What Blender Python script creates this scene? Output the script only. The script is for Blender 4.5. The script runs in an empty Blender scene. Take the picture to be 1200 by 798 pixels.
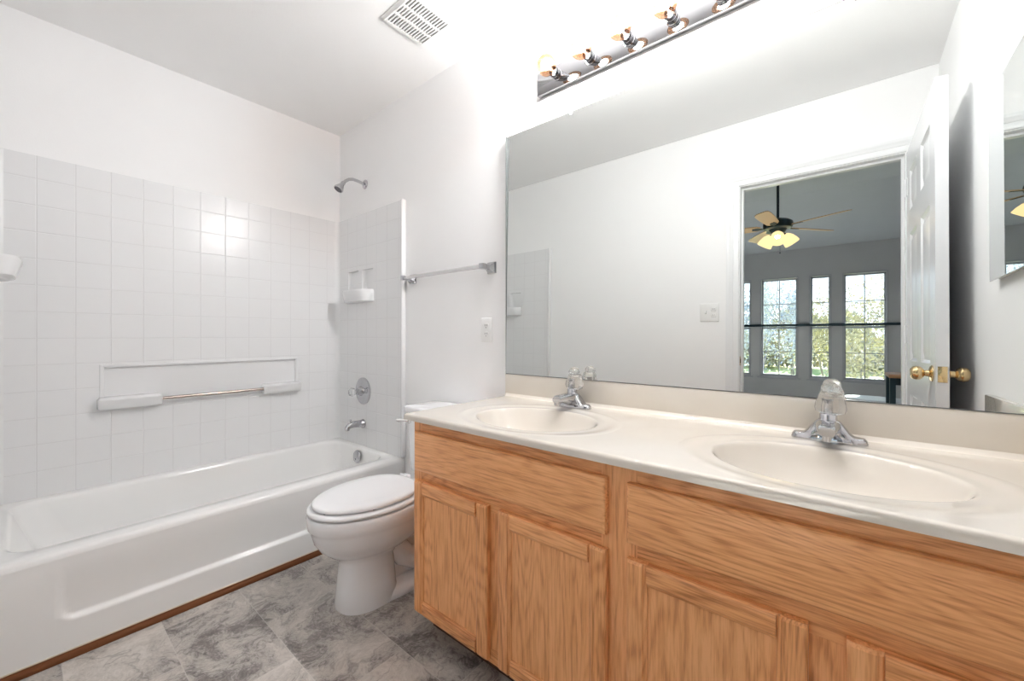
import bpy, bmesh, math, random
from mathutils import Vector, Matrix
random.seed(7)
R = math.radians
PI = math.pi
SC = bpy.context.scene
COL = SC.collection

# ------------------------------------------------------------------ camera, world, exposure
cd = bpy.data.cameras.new('camera')
cam = bpy.data.objects.new('camera', cd)
COL.objects.link(cam)
cam.location = (2.728, -1.405, 1.055)
cam.rotation_euler = (R(90), 0, R(90) - math.atan2(570.7, 473.6))
cd.sensor_fit = 'HORIZONTAL'
cd.sensor_width = 36.0
cd.lens = 473.6 / 1200 * 36
cd.shift_y = -6 / 1200
cd.clip_start = 0.02
cd.clip_end = 200
SC.camera = cam

world = bpy.data.worlds.new('sky')
SC.world = world
world.use_nodes = True
wn = world.node_tree
wn.nodes.clear()
wo = wn.nodes.new('ShaderNodeOutputWorld')
wb = wn.nodes.new('ShaderNodeBackground')
wb.inputs[1].default_value = 2.0
wtc = wn.nodes.new('ShaderNodeTexCoord')
wsep = wn.nodes.new('ShaderNodeSeparateXYZ')
wr = wn.nodes.new('ShaderNodeValToRGB')
wr.color_ramp.elements[0].position = 0.0
wr.color_ramp.elements[0].color = (0.86, 0.93, 1.0, 1)
wr.color_ramp.elements[1].position = 0.6
wr.color_ramp.elements[1].color = (0.30, 0.52, 0.95, 1)
wn.links.new(wtc.outputs['Generated'], wsep.inputs[0])
wn.links.new(wsep.outputs[2], wr.inputs[0])
wn.links.new(wr.outputs[0], wb.inputs[0])
wn.links.new(wb.outputs[0], wo.inputs[0])

SUN_E = 42.0
sd = bpy.data.lights.new('sun', 'SUN')
sd.energy = SUN_E
sd.angle = R(2)
sd.color = (1, 0.96, 0.9)
sun = bpy.data.objects.new('sun', sd)
COL.objects.link(sun)
sun.location = (8, -12, 12)
sun.rotation_euler = Vector((-0.12, 0.86, -0.50)).to_track_quat('-Z', 'Y').to_euler()   # shines in through the bedroom windows

BULB_E = 800.0
FAN_E = 60.0
SC.view_settings.view_transform = 'Standard'
SC.view_settings.look = 'None'
SC.view_settings.gamma = 1.0
SC.view_settings.use_curve_mapping = False
SC.view_settings.exposure = 0.76
cy = SC.cycles
cy.max_bounces = 12
cy.diffuse_bounces = 7
cy.glossy_bounces = 6
cy.transmission_bounces = 8
cy.transparent_max_bounces = 16
cy.caustics_reflective = False
cy.caustics_refractive = False
cy.sample_clamp_indirect = 6
cy.use_denoising = True

# ------------------------------------------------------------------ materials
MATS = {}


def new_mat(name):
    m = bpy.data.materials.new(name)
    m.use_nodes = True
    MATS[name] = m
    return m, m.node_tree, m.node_tree.nodes['Principled BSDF']


def setp(b, col=None, rough=None, metal=None, spec=None, coat=None, coat_r=None, trans=None, ior=None):
    if col is not None: b.inputs['Base Color'].default_value = (*col, 1)
    if rough is not None: b.inputs['Roughness'].default_value = rough
    if metal is not None: b.inputs['Metallic'].default_value = metal
    if spec is not None: b.inputs['Specular IOR Level'].default_value = spec
    if coat is not None: b.inputs['Coat Weight'].default_value = coat
    if coat_r is not None: b.inputs['Coat Roughness'].default_value = coat_r
    if trans is not None: b.inputs['Transmission Weight'].default_value = trans
    if ior is not None: b.inputs['IOR'].default_value = ior


def N(nt, t, **kw):
    n = nt.nodes.new(t)
    for k, v in kw.items():
        setattr(n, k, v)
    return n


def L(nt, a, b):
    nt.links.new(a, b)


def math_(nt, op, a, b=None, c=None):
    n = N(nt, 'ShaderNodeMath', operation=op)
    for i, v in enumerate((a, b, c)):
        if v is None: continue
        if isinstance(v, (int, float)): n.inputs[i].default_value = v
        else: L(nt, v, n.inputs[i])
    return n.outputs[0]


def ramp(nt, fac, stops):
    r = N(nt, 'ShaderNodeValToRGB')
    el = r.color_ramp.elements
    while len(el) < len(stops): el.new(0.5)
    for e, (p, c) in zip(el, stops):
        e.position = p
        e.color = (*c, 1) if len(c) == 3 else c
    L(nt, fac, r.inputs[0])
    return r.outputs[0]


def noise(nt, vec, scale, detail=3, rough=0.5, dist=0.0, dim='3D', w=None):
    n = N(nt, 'ShaderNodeTexNoise', noise_dimensions=dim)
    n.inputs['Scale'].default_value = scale
    n.inputs['Detail'].default_value = detail
    n.inputs['Roughness'].default_value = rough
    n.inputs['Distortion'].default_value = dist
    L(nt, vec, n.inputs['Vector'])
    if w is not None: L(nt, w, n.inputs['W'])
    return n.outputs['Fac']


def bump(nt, b, h, strength, dist):
    n = N(nt, 'ShaderNodeBump')
    n.inputs['Strength'].default_value = strength
    n.inputs['Distance'].default_value = dist
    L(nt, h, n.inputs['Height'])
    L(nt, n.outputs[0], b.inputs['Normal'])


def objc(nt):
    return N(nt, 'ShaderNodeTexCoord').outputs['Object']


def paint(name, col, rough=0.55, bs=0.12, var=0.02, spec=0.4):
    m, nt, b = new_mat(name)
    setp(b, col, rough, spec=spec)
    o = objc(nt)
    n1 = noise(nt, o, 3.0, 3)
    c = ramp(nt, n1, [(0.3, tuple(x * (1 - var) for x in col)), (0.7, col)])
    L(nt, c, b.inputs['Base Color'])
    if bs > 0:
        bump(nt, b, noise(nt, o, 160, 2), bs, 0.002)
    return m


def simple(name, col, rough=0.4, **kw):
    m, nt, b = new_mat(name)
    setp(b, col, rough, **kw)
    o = objc(nt)
    n1 = noise(nt, o, 20.0, 2)
    rr = math_(nt, 'MULTIPLY_ADD', n1, rough * 0.25, rough * 0.88)
    L(nt, rr, b.inputs['Roughness'])
    return m


WALL = paint('wall_paint', (0.90, 0.90, 0.90))
CEIL = paint('ceiling_paint', (0.91, 0.91, 0.905), 0.8, 0.15, spec=0.2)
TRIM = paint('trim_gloss_paint', (0.84, 0.85, 0.86), 0.25, 0.02, 0.01, spec=0.5)
DOORP = paint('door_gloss_paint', (0.80, 0.81, 0.83), 0.22, 0.04, 0.01, spec=0.5)
TUBM = simple('tub_enamel', (0.85, 0.85, 0.84), 0.14, coat=0.3, coat_r=0.05)
PORC = simple('toilet_porcelain', (0.88, 0.885, 0.90), 0.07, coat=0.6, coat_r=0.03)
SEATM = simple('toilet_seat_plastic', (0.84, 0.845, 0.86), 0.16)
CHROME = simple('chrome', (0.53, 0.53, 0.55), 0.04, metal=1.0)
BRUSH = simple('satin_steel', (0.40, 0.34, 0.31), 0.24, metal=1.0)
PLATEM = simple('mirror_chrome_plate', (0.37, 0.37, 0.38), 0.05, metal=1.0)
BRASS = simple('polished_brass', (0.80, 0.60, 0.33), 0.12, metal=1.0)
WPLAST = simple('white_plastic', (0.82, 0.82, 0.81), 0.3)
DARK = simple('gap_shade_black', (0.005, 0.005, 0.005), 0.9, spec=0.05)  # near-black painted in place of the shade inside slots and holes
BRONZE = simple('dark_teal_metal', (0.025, 0.05, 0.065), 0.35, metal=0.4)
RUBBER = simple('grey_rubber', (0.10, 0.10, 0.11), 0.5)
GLASSEDGE = simple('mirror_edge_dark', (0.12, 0.15, 0.14), 0.25)
STAINW = simple('white_lacquer', (0.78, 0.82, 0.88), 0.3)


def mirror_mat():
    m, nt, b = new_mat('mirror_silver')
    setp(b, (0.75, 0.772, 0.758), 0.0, metal=1.0)
    o = objc(nt)
    n1 = noise(nt, o, 5.0, 2)
    rr = ramp(nt, n1, [(0.35, (0.0, 0.0, 0.0)), (0.8, (0.012, 0.012, 0.012))])
    L(nt, rr, b.inputs['Roughness'])
    return m


MIRROR = mirror_mat()


def glassy(name, tint, ior=1.45, rough=0.0, extra=0.0):
    """thin clear glass: transparent plus fresnel gloss"""
    m = bpy.data.materials.new(name)
    m.use_nodes = True
    nt = m.node_tree
    nt.nodes.clear()
    out = N(nt, 'ShaderNodeOutputMaterial')
    mix = N(nt, 'ShaderNodeMixShader')
    tr = N(nt, 'ShaderNodeBsdfTransparent')
    tr.inputs[0].default_value = (*tint, 1)
    gl = N(nt, 'ShaderNodeBsdfGlossy')
    gl.inputs['Roughness'].default_value = rough
    fr = N(nt, 'ShaderNodeFresnel')
    fr.inputs[0].default_value = ior
    f = math_(nt, 'MULTIPLY', math_(nt, 'ADD', fr.outputs[0], extra), 0.6)
    L(nt, f, mix.inputs[0])
    L(nt, tr.outputs[0], mix.inputs[1])
    L(nt, gl.outputs[0], mix.inputs[2])
    L(nt, mix.outputs[0], out.inputs[0])
    return m


BULBG = glassy('bulb_glow_glass', (0.87, 0.64, 0.47), 1.45, 0.02, 0.02)  # amber tint paints a warm glow into clear globes
PANE = glassy('window_glass', (0.93, 0.96, 0.97), 1.45)


def acrylic():
    m, nt, b = new_mat('clear_acrylic')
    setp(b, (0.97, 0.98, 0.98), 0.02, trans=1.0, ior=1.49)
    o = objc(nt)
    bump(nt, b, noise(nt, o, 90, 1), 0.15, 0.002)
    # part clear, so that lamps reach through it
    out = nt.nodes['Material Output']
    mix = N(nt, 'ShaderNodeMixShader')
    mix.inputs[0].default_value = 0.35
    tr = N(nt, 'ShaderNodeBsdfTransparent')
    L(nt, b.outputs[0], mix.inputs[1])
    L(nt, tr.outputs[0], mix.inputs[2])
    L(nt, mix.outputs[0], out.inputs[0])
    return m


ACRYL = acrylic()


def emit(name, col, s):
    m = bpy.data.materials.new(name)
    m.use_nodes = True
    nt = m.node_tree
    nt.nodes.clear()
    out = N(nt, 'ShaderNodeOutputMaterial')
    e = N(nt, 'ShaderNodeEmission')
    e.inputs[0].default_value = (*col, 1)
    e.inputs[1].default_value = s
    L(nt, e.outputs[0], out.inputs[0])
    return m


FIL = emit('glowing_filament', (0.680, 0.912, 1.24), BULB_E)
SHADEM = emit('lit_frosted_shade', (1.0, 0.72, 0.36), 1.1)


def counter_mat():
    m, nt, b = new_mat('cream_cultured_marble')
    setp(b, (0.69, 0.635, 0.56), 0.10, coat=0.5, coat_r=0.03)
    o = objc(nt)
    n = noise(nt, o, 4.0, 4, 0.5, 0.8)
    c = ramp(nt, n, [(0.35, (0.69, 0.635, 0.56)), (0.65, (0.71, 0.665, 0.60))])
    L(nt, c, b.inputs['Base Color'])
    return m


COUNTER = counter_mat()


def surround_mat(name, oy, oz, axis):
    """white acrylic moulded in squares, 0.1165 m pitch; axis = object axis that runs sideways"""
    m, nt, b = new_mat(name)
    setp(b, (0.80, 0.805, 0.81), 0.24, spec=0.3)
    o = objc(nt)
    s = N(nt, 'ShaderNodeSeparateXYZ')
    L(nt, o, s.inputs[0])
    P = 0.1155

    def groove(v, off):
        t = math_(nt, 'ADD', v, off)
        t = math_(nt, 'DIVIDE', t, P)
        t = math_(nt, 'FRACT', t)
        t = math_(nt, 'SUBTRACT', t, 0.5)
        t = math_(nt, 'ABSOLUTE', t)
        t = math_(nt, 'SUBTRACT', 0.5, t)          # 0 on the line
        mr = N(nt, 'ShaderNodeMapRange', interpolation_type='SMOOTHSTEP')
        L(nt, t, mr.inputs[0])
        mr.inputs[1].default_value = 0.0
        mr.inputs[2].default_value = 0.028
        return mr.outputs[0]
    a = groove(s.outputs[axis], oy)
    c = groove(s.outputs[2], oz)
    h = math_(nt, 'MINIMUM', a, c)
    col = ramp(nt, h, [(0.0, (0.75, 0.75, 0.755)), (0.8, (0.80, 0.805, 0.81))])
    L(nt, col, b.inputs['Base Color'])
    wob = noise(nt, o, 14, 1)
    h2 = math_(nt, 'MULTIPLY_ADD', wob, 0.5, h)
    bump(nt, b, h2, 0.45, 0.0022)
    return m


SURR_B = surround_mat('moulded_squares_back', 1.201 + 0.1155 * 12, -0.576 + 0.1155 * 10, 1)
SURR_E = surround_mat('moulded_squares_end', 0.0 - 0.03 + 0.1155 * 10, -0.576 + 0.1155 * 10, 0)
SURR_P = simple('white_acrylic_plain', (0.80, 0.805, 0.81), 0.24, spec=0.3)


def oak(name, axis, tone=1.0):
    m, nt, b = new_mat(name)
    setp(b, (0.5, 0.25, 0.11), 0.36, coat=0.25, coat_r=0.2, spec=0.45)
    o = objc(nt)
    at = N(nt, 'ShaderNodeAttribute', attribute_name='board')
    add = N(nt, 'ShaderNodeVectorMath', operation='MULTIPLY_ADD')
    L(nt, at.outputs['Vector'], add.inputs[0])
    add.inputs[1].default_value = (7.3, 3.1, 5.7)
    L(nt, o, add.inputs[2])

    def stretched(k):
        mp = N(nt, 'ShaderNodeMapping')
        sc = [1, 1, 1]
        sc[axis] = k
        mp.inputs['Scale'].default_value = sc
        L(nt, add.outputs[0], mp.inputs['Vector'])
        return mp.outputs[0]
    s1, s2, s3 = stretched(0.13), stretched(0.018), stretched(0.05)
    big = noise(nt, s1, 8.0, 2, 0.4, 0.15)
    rings = math_(nt, 'MULTIPLY', big, 150.0)
    rings = math_(nt, 'SINE', rings)
    rings = math_(nt, 'MULTIPLY_ADD', rings, 0.5, 0.5)
    rings = math_(nt, 'POWER', rings, 2.2)
    pores = noise(nt, s3, 210, 3, 0.65)
    por = ramp(nt, pores, [(0.42, (0, 0, 0)), (0.60, (1, 1, 1))])
    med = noise(nt, s2, 150, 5, 0.7)
    v = math_(nt, 'MULTIPLY', rings, 0.17)
    v = math_(nt, 'MULTIPLY_ADD', por, 0.24, v)
    v = math_(nt, 'MULTIPLY_ADD', med, 0.34, v)
    bt = N(nt, 'ShaderNodeMath', operation='MULTIPLY_ADD')
    L(nt, at.outputs['Fac'], bt.inputs[0])
    bt.inputs[1].default_value = 0.22
    L(nt, v, bt.inputs[2])
    t = tone
    c = ramp(nt, bt.outputs[0], [
        (0.22, (0.88 * t, 0.45 * t, 0.195 * t)),
        (0.45, (0.75 * t, 0.345 * t, 0.130 * t)),
        (0.66, (0.55 * t, 0.220 * t, 0.072 * t)),
        (0.88, (0.34 * t, 0.118 * t, 0.034 * t))])
    L(nt, c, b.inputs['Base Color'])
    bump(nt, b, math_(nt, 'SUBTRACT', 1.0, v), 0.12, 0.0008)
    return m


OAKV = oak('oak_upright_grain', 2)
OAKH = oak('oak_level_grain', 0)
TRIMW = simple('walnut_stained_moulding', (0.125, 0.042, 0.013), 0.6, spec=0.2)


def floor_mat():
    m, nt, b = new_mat('stone_look_vinyl_tile')
    setp(b, (0.3, 0.28, 0.26), 0.34, spec=0.4)
    o = objc(nt)
    mp = N(nt, 'ShaderNodeMapping')
    mp.inputs['Location'].default_value = (0.383 - 0.49 + 0.0, 0.595 + 0.245 * 10, 0)
    L(nt, o, mp.inputs['Vector'])

    def brick(c1, c2, mort, ms):
        k = N(nt, 'ShaderNodeTexBrick', offset=0.5)
        k.inputs['Scale'].default_value = 1.0
        k.inputs['Brick Width'].default_value = 0.49
        k.inputs['Row Height'].default_value = 0.245
        k.inputs['Mortar Size'].default_value = ms
        k.inputs['Mortar Smooth'].default_value = 0.2
        k.inputs['Color1'].default_value = c1
        k.inputs['Color2'].default_value = c2
        k.inputs['Mortar'].default_value = mort
        k.inputs['Bias'].default_value = 0.0
        L(nt, mp.outputs[0], k.inputs['Vector'])
        return k
    kb = brick((0, 0, 0, 1), (1, 1, 1, 1), (0.5, 0.5, 0.5, 1), 0.0)
    sepc = N(nt, 'ShaderNodeSeparateColor')
    L(nt, kb.outputs['Color'], sepc.inputs[0])
    w = math_(nt, 'MULTIPLY', sepc.outputs[0], 37.0)
    # warp
    nv = N(nt, 'ShaderNodeTexNoise', noise_dimensions='4D')
    nv.inputs['Scale'].default_value = 4.0
    nv.inputs['Detail'].default_value = 5
    L(nt, o, nv.inputs['Vector'])
    L(nt, w, nv.inputs['W'])
    vm = N(nt, 'ShaderNodeVectorMath', operation='MULTIPLY_ADD')
    L(nt, nv.outputs['Color'], vm.inputs[0])
    vm.inputs[1].default_value = (0.35, 0.35, 0.35)
    L(nt, o, vm.inputs[2])
    big = noise(nt, vm.outputs[0], 5.0, 8, 0.62, 0.4, '4D', w)
    fine = noise(nt, vm.outputs[0], 38.0, 6, 0.7, 0.3, '4D', w)
    speck = noise(nt, vm.outputs[0], 120.0, 4, 0.7)
    v = math_(nt, 'MULTIPLY', big, 0.95)
    v = math_(nt, 'MULTIPLY_ADD', fine, 0.42, v)
    v = math_(nt, 'MULTIPLY_ADD', math_(nt, 'SUBTRACT', speck, 0.37), 0.34, v)
    tw = math_(nt, 'MULTIPLY_ADD', sepc.outputs[0], 0.09, math_(nt, 'SUBTRACT', v, 0.02))
    c = ramp(nt, tw, [
        (0.55, (0.125, 0.112, 0.106)),
        (0.65, (0.22, 0.198, 0.187)),
        (0.72, (0.38, 0.350, 0.325)),
        (0.82, (0.50, 0.462, 0.425)),
        (0.95, (0.62, 0.58, 0.54))])
    # vein lines
    vn = noise(nt, vm.outputs[0], 3.2, 4, 0.55, 0.6, '4D', w)
    d = math_(nt, 'ABSOLUTE', math_(nt, 'SUBTRACT', vn, 0.5))
    vein = ramp(nt, d, [(0.0, (0.62, 0.62, 0.62)), (0.012, (1, 1, 1))])
    mul = N(nt, 'ShaderNodeMix', data_type='RGBA', blend_type='MULTIPLY')
    mul.inputs[0].default_value = 0.9
    L(nt, c, mul.inputs[6])
    L(nt, vein, mul.inputs[7])
    km = brick((1, 1, 1, 1), (1, 1, 1, 1), (0, 0, 0, 1), 0.0015)
    mx = N(nt, 'ShaderNodeMix', data_type='RGBA')
    L(nt, math_(nt, 'MULTIPLY', km.outputs['Fac'], 0.55), mx.inputs[0])
    L(nt, mul.outputs[2], mx.inputs[6])
    mx.inputs[7].default_value = (0.55, 0.52, 0.49, 1)
    L(nt, mx.outputs[2], b.inputs['Base Color'])
    hh = math_(nt, 'SUBTRACT', v, math_(nt, 'MULTIPLY', km.outputs['Fac'], 0.8))
    bump(nt, b, hh, 0.12, 0.002)
    return m


FLOOR = floor_mat()
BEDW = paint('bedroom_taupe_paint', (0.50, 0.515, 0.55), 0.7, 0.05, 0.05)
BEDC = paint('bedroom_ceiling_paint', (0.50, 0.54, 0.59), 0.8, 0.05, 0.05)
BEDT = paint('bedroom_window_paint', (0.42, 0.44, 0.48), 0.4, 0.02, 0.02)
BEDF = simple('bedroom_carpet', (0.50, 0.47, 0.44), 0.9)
BLADE = simple('pale_wood_blade', (0.60, 0.42, 0.26), 0.4)
BLADED = simple('dark_blade_edge', (0.06, 0.055, 0.05), 0.4)


def veg(name, c1, c2, sc):
    m, nt, b = new_mat(name)
    setp(b, c1, 0.8)
    c = ramp(nt, noise(nt, objc(nt), sc, 4), [(0.35, c1), (0.65, c2)])
    L(nt, c, b.inputs['Base Color'])
    return m


GRASSM = veg('yellow_green_grass', (0.30, 0.36, 0.09), (0.55, 0.52, 0.20), 1.5)
BARK = veg('grey_bark', (0.12, 0.11, 0.11), (0.26, 0.24, 0.24), 6)
LEAFM = veg('sparse_autumn_leaves', (0.30, 0.29, 0.20), (0.50, 0.45, 0.34), 0.7)
LEAF2 = veg('pale_blue_green_leaves', (0.26, 0.30, 0.34), (0.46, 0.49, 0.52), 0.7)


# ------------------------------------------------------------------ mesh helpers
ORG = {}


class MB:
    """collects shapes and links them as one mesh object"""

    def __init__(self):
        self.bm = bmesh.new()
        self.bl = self.bm.faces.layers.float.new('board')

    def _tag(self, faces, mat, board):
        for f in faces:
            f.material_index = mat
            f[self.bl] = board

    def box(self, x0, x1, y0, y1, z0, z1, bev=0.0, seg=2, mat=0, board=0.0, rot=None):
        b2 = bmesh.new()
        lay = b2.faces.layers.float.new('board')
        bmesh.ops.create_cube(b2, size=1)
        sx, sy, sz = abs(x1 - x0), abs(y1 - y0), abs(z1 - z0)
        c = Vector(((x0 + x1) / 2, (y0 + y1) / 2, (z0 + z1) / 2))
        for v in b2.verts:
            v.co = Vector((v.co.x * sx, v.co.y * sy, v.co.z * sz))
        if bev > 0:
            bmesh.ops.bevel(b2, geom=list(b2.edges), offset=min(bev, sx * .49, sy * .49, sz * .49),
                            segments=seg, profile=0.5, affect='EDGES')
        for v in b2.verts:
            if rot is not None: v.co = rot @ v.co
            v.co += c
        self.merge(b2, mat, board)
        return self

    def merge(self, b2, mat=0, board=0.0):
        vm = {}
        for v in b2.verts:
            vm[v] = self.bm.verts.new(v.co)
        for f in b2.faces:
            try:
                nf = self.bm.faces.new([vm[v] for v in f.verts])
                nf.material_index = mat
                nf[self.bl] = board
                nf.smooth = True
            except ValueError:
                pass
        b2.free()

    def rings(self, rs, cap0=True, cap1=True, closed=True, mat=0, board=0.0):
        """loft through rings (lists of points, same count)"""
        vr = [[self.bm.verts.new(p) for p in r] for r in rs]
        n = len(rs[0])
        for a, b in zip(vr, vr[1:]):
            for i in range(n if closed else n - 1):
                j = (i + 1) % n
                try:
                    f = self.bm.faces.new((a[i], a[j], b[j], b[i]))
                    f.material_index = mat
                    f[self.bl] = board
                    f.smooth = True
                except ValueError:
                    pass
        for flag, r in ((cap0, vr[0]), (cap1, vr[-1])):
            if flag and closed:
                try:
                    f = self.bm.faces.new(r)
                    f.material_index = mat
                    f[self.bl] = board
                except ValueError:
                    pass
        return self

    def lathe(self, prof, c=(0, 0, 0), axis=(0, 0, 1), n=28, mat=0):
        """prof = [(radius, height)], along axis from c"""
        ax = Vector(axis).normalized()
        q = Vector((0, 0, 1)).rotation_difference(ax)
        rs = []
        for r, h in prof:
            rs.append([Vector(c) + q @ Vector((max(r, 1e-5) * math.cos(2 * PI * i / n),
                                               max(r, 1e-5) * math.sin(2 * PI * i / n), h)) for i in range(n)])
        return self.rings(rs, mat=mat)

    def cyl(self, a, b, r, r2=None, n=16, mat=0):
        a, b = Vector(a), Vector(b)
        h = (b - a).length
        return self.lathe([(r, 0), (r if r2 is None else r2, h)], a, b - a, n, mat)

    def tube(self, pts, rad, n=14, mat=0, sx=1.0):
        """round tube along a polyline; rad number or list"""
        pts = [Vector(p) for p in pts]
        rs = []
        up = Vector((0, 0, 1))
        for i, p in enumerate(pts):
            d = (pts[min(i + 1, len(pts) - 1)] - pts[max(i - 1, 0)]).normalized()
            u = d.cross(up)
            if u.length < 1e-3: u = d.cross(Vector((0, 1, 0)))
            u.normalize()
            w = u.cross(d).normalized()
            r = rad[i] if isinstance(rad, (list, tuple)) else rad
            rs.append([p + u * (r * sx * math.cos(2 * PI * k / n)) + w * (r * math.sin(2 * PI * k / n)) for k in range(n)])
        return self.rings(rs, mat=mat)

    def sphere(self, c, r, n=20, m=12, sc=(1, 1, 1), mat=0):
        rs = []
        for j in range(m + 1):
            t = PI * j / m
            rr = max(math.sin(t), 1e-4)
            rs.append([Vector((c[0] + sc[0] * r * rr * math.cos(2 * PI * i / n),
                               c[1] + sc[1] * r * rr * math.sin(2 * PI * i / n),
                               c[2] - sc[2] * r * math.cos(t))) for i in range(n)])
        return self.rings(rs, mat=mat)

    def sheet(self, us, vs, fn, mat=0):
        g = [[self.bm.verts.new(fn(u, v)) for v in vs] for u in us]
        for i in range(len(us) - 1):
            for j in range(len(vs) - 1):
                f = self.bm.faces.new((g[i][j], g[i + 1][j], g[i + 1][j + 1], g[i][j + 1]))
                f.smooth = True
                f.material_index = mat
        return self

    def build(self, name, mats, parent=None, origin=None, angle=40, local=False, smooth=True, flip=None):
        bmesh.ops.remove_doubles(self.bm, verts=list(self.bm.verts), dist=1e-6)
        bmesh.ops.recalc_face_normals(self.bm, faces=list(self.bm.faces))
        if flip:
            bmesh.ops.reverse_faces(self.bm, faces=list(self.bm.faces))
        off = Vector((0, 0, 0))
        if not local:
            off = Vector(origin) if origin is not None else (ORG[parent.name] if parent is not None else Vector())
            for v in self.bm.verts: v.co -= off
        for f in self.bm.faces: f.smooth = smooth
        me = bpy.data.meshes.new(name)
        self.bm.to_mesh(me)
        self.bm.free()
        if smooth:
            me.set_sharp_from_angle(angle=R(angle))
        for m in (mats if isinstance(mats, (list, tuple)) else [mats]):
            me.materials.append(m)
        o = bpy.data.objects.new(name, me)
        COL.objects.link(o)
        if parent is not None:
            o.parent = parent
            ORG[o.name] = ORG[parent.name]
        else:
            o.location = off
            ORG[o.name] = off
        return o


def thing(name, loc, label=None, cat=None, group=None, kind=None, rotz=0.0):
    o = bpy.data.objects.new(name, None)
    o.empty_display_size = 0.05
    o.location = loc
    o.rotation_euler = (0, 0, rotz)
    COL.objects.link(o)
    ORG[o.name] = Vector(loc)
    return tag(o, label, cat, group, kind)


def tag(o, label=None, cat=None, group=None, kind=None):
    if label: o['label'] = label
    if cat: o['category'] = cat
    if group: o['group'] = group
    if kind: o['kind'] = kind
    return o


def struct(o, label=None, cat=None):
    return tag(o, label, cat, None, 'structure')


def copy_tree(o, parent=None):
    c = o.copy()
    COL.objects.link(c)
    if parent is not None: c.parent = parent
    for ch in list(o.children):
        copy_tree(ch, c)
    return c


def oval(cx, cy, rx, ry, z, n=48, p=2.0):
    out = []
    for i in range(n):
        t = 2 * PI * i / n
        c, s = math.cos(t), math.sin(t)
        out.append(Vector((cx + rx * math.copysign(abs(c) ** (2 / p), c), cy + ry * math.copysign(abs(s) ** (2 / p), s), z)))
    return out


def egg(cx, yb, w, back, front, z, n=48, p=2.0, pf=2.0):
    """oval: half-width w about (cx,yb), reaching `front` towards -y and `back` towards +y"""
    out = []
    for i in range(n):
        t = 2 * PI * i / n
        c, s = math.cos(t), math.sin(t)
        q = p if s > 0 else pf
        r = back if s > 0 else front
        out.append(Vector((cx + w * math.copysign(abs(c) ** (2 / q), c), yb + r * math.copysign(abs(s) ** (2 / q), s), z)))
    return out


def rrect(x0, x1, y0, y1, z, r, k=6):
    out = []
    for cx, cy, a0 in ((x1 - r, y1 - r, 0), (x0 + r, y1 - r, 90), (x0 + r, y0 + r, 180), (x1 - r, y0 + r, 270)):
        for i in range(k + 1):
            a = R(a0 + 90 * i / k)
            out.append(Vector((cx + r * math.cos(a), cy + r * math.sin(a), z)))
    return out


def smooth(t):
    t = max(0.0, min(1.0, t))
    return t * t * (3 - 2 * t)


# ------------------------------------------------------------------ room shell
H = 2.445
WF = -1.51          # wall with the doorway
XR = 3.08
DX0, DX1, DH = 2.205, 2.957, 2.03
T = 0.11

struct(MB().box(-0.1, XR + 0.1, WF - T, 0.1, -0.06, 0.0).build('floor', FLOOR), 'grey and tan stone-look tile floor in staggered rows', 'floor')
struct(MB().box(-0.1, XR + 0.1, WF - T, 0.1, H, H + 0.08).build('ceiling', CEIL), 'plain white bathroom ceiling', 'ceiling')
struct(MB().box(-0.1, 0.0, WF - T, 0.1, 0, H).build('wall_left', WALL), 'white wall above the tub surround', 'wall')
struct(MB().box(0.0, XR, 0.0, 0.1, 0, H).build('wall_back', WALL), 'white wall that carries the wide mirror and towel bar', 'wall')
struct(MB().box(XR, XR + 0.1, WF - T, 0.1, 0, H).build('wall_right', WALL), 'white wall beside the open door', 'wall')
w = MB()
w.box(-0.1, DX0 - 0.02, WF - T, WF, 0, H)
w.box(DX1 + 0.02, XR, WF - T, WF, 0, H)
w.box(DX0 - 0.02, DX1 + 0.02, WF - T, WF, DH + 0.02, H)
struct(w.build('wall_front', WALL), 'white wall with the bedroom doorway, seen in the mirror', 'wall')

# door lining and casing
dt = struct(thing('trim_1', (DX0, WF, 0)), 'white moulded casing around the bedroom doorway', 'trim')
c = MB()
c.box(DX0 - 0.02, DX0, WF - T, WF, 0, DH + 0.02)
c.box(DX1, DX1 + 0.02, WF - T, WF, 0, DH + 0.02)
c.box(DX0, DX1, WF - T, WF, DH, DH + 0.02)
for x in (DX0, DX1 - 0.012):
    c.box(x, x + 0.012, WF - 0.075, WF - 0.04, 0, DH)
c.box(DX0 + 0.012, DX1 - 0.012, WF - 0.075, WF - 0.04, DH - 0.012, DH)
c.build('jamb', TRIM, dt)


def casing(side):
    s = 1 if side > 0 else -1
    y0 = WF if s > 0 else WF - T
    m = MB()
    prof = [(0.0, 0.008), (0.008, 0.012), (0.03, 0.011), (0.036, 0.016), (0.052, 0.017), (0.060, 0.021), (0.070, 0.020), (0.073, 0.0)]
    for (a, bb) in ((DX0, -1), (DX1, 1)):
        rs = []
        for zz in (0, 1):
            rs.append([Vector((a + bb * (0.005 + d), y0 + s * h, (DH + 0.005 + d) * zz)) for d, h in [(0, 0)] + prof])
        m.rings(rs)
    rs = []
    for e in (0, 1):
        rs.append([Vector((DX0 - 0.005 - d if e == 0 else DX1 + 0.005 + d, y0 + s * h, DH + 0.005 + d)) for d, h in [(0, 0)] + prof])
    m.rings(rs)
    return m


casing(1).build('casing', TRIM, dt)
casing(-1).build('casing', TRIM, dt)
tag(MB().box(DX0 - 0.001, DX0 + 0.002, WF - 0.036, WF - 0.006, 0.90, 0.957, 0.001, mat=0)
    .box(DX0, DX0 + 0.003, WF - 0.028, WF - 0.014, 0.915, 0.942, 0.001, mat=1)
    .build('strike_plate', [BRASS, DARK], dt), 'brass strike plate')

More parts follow.
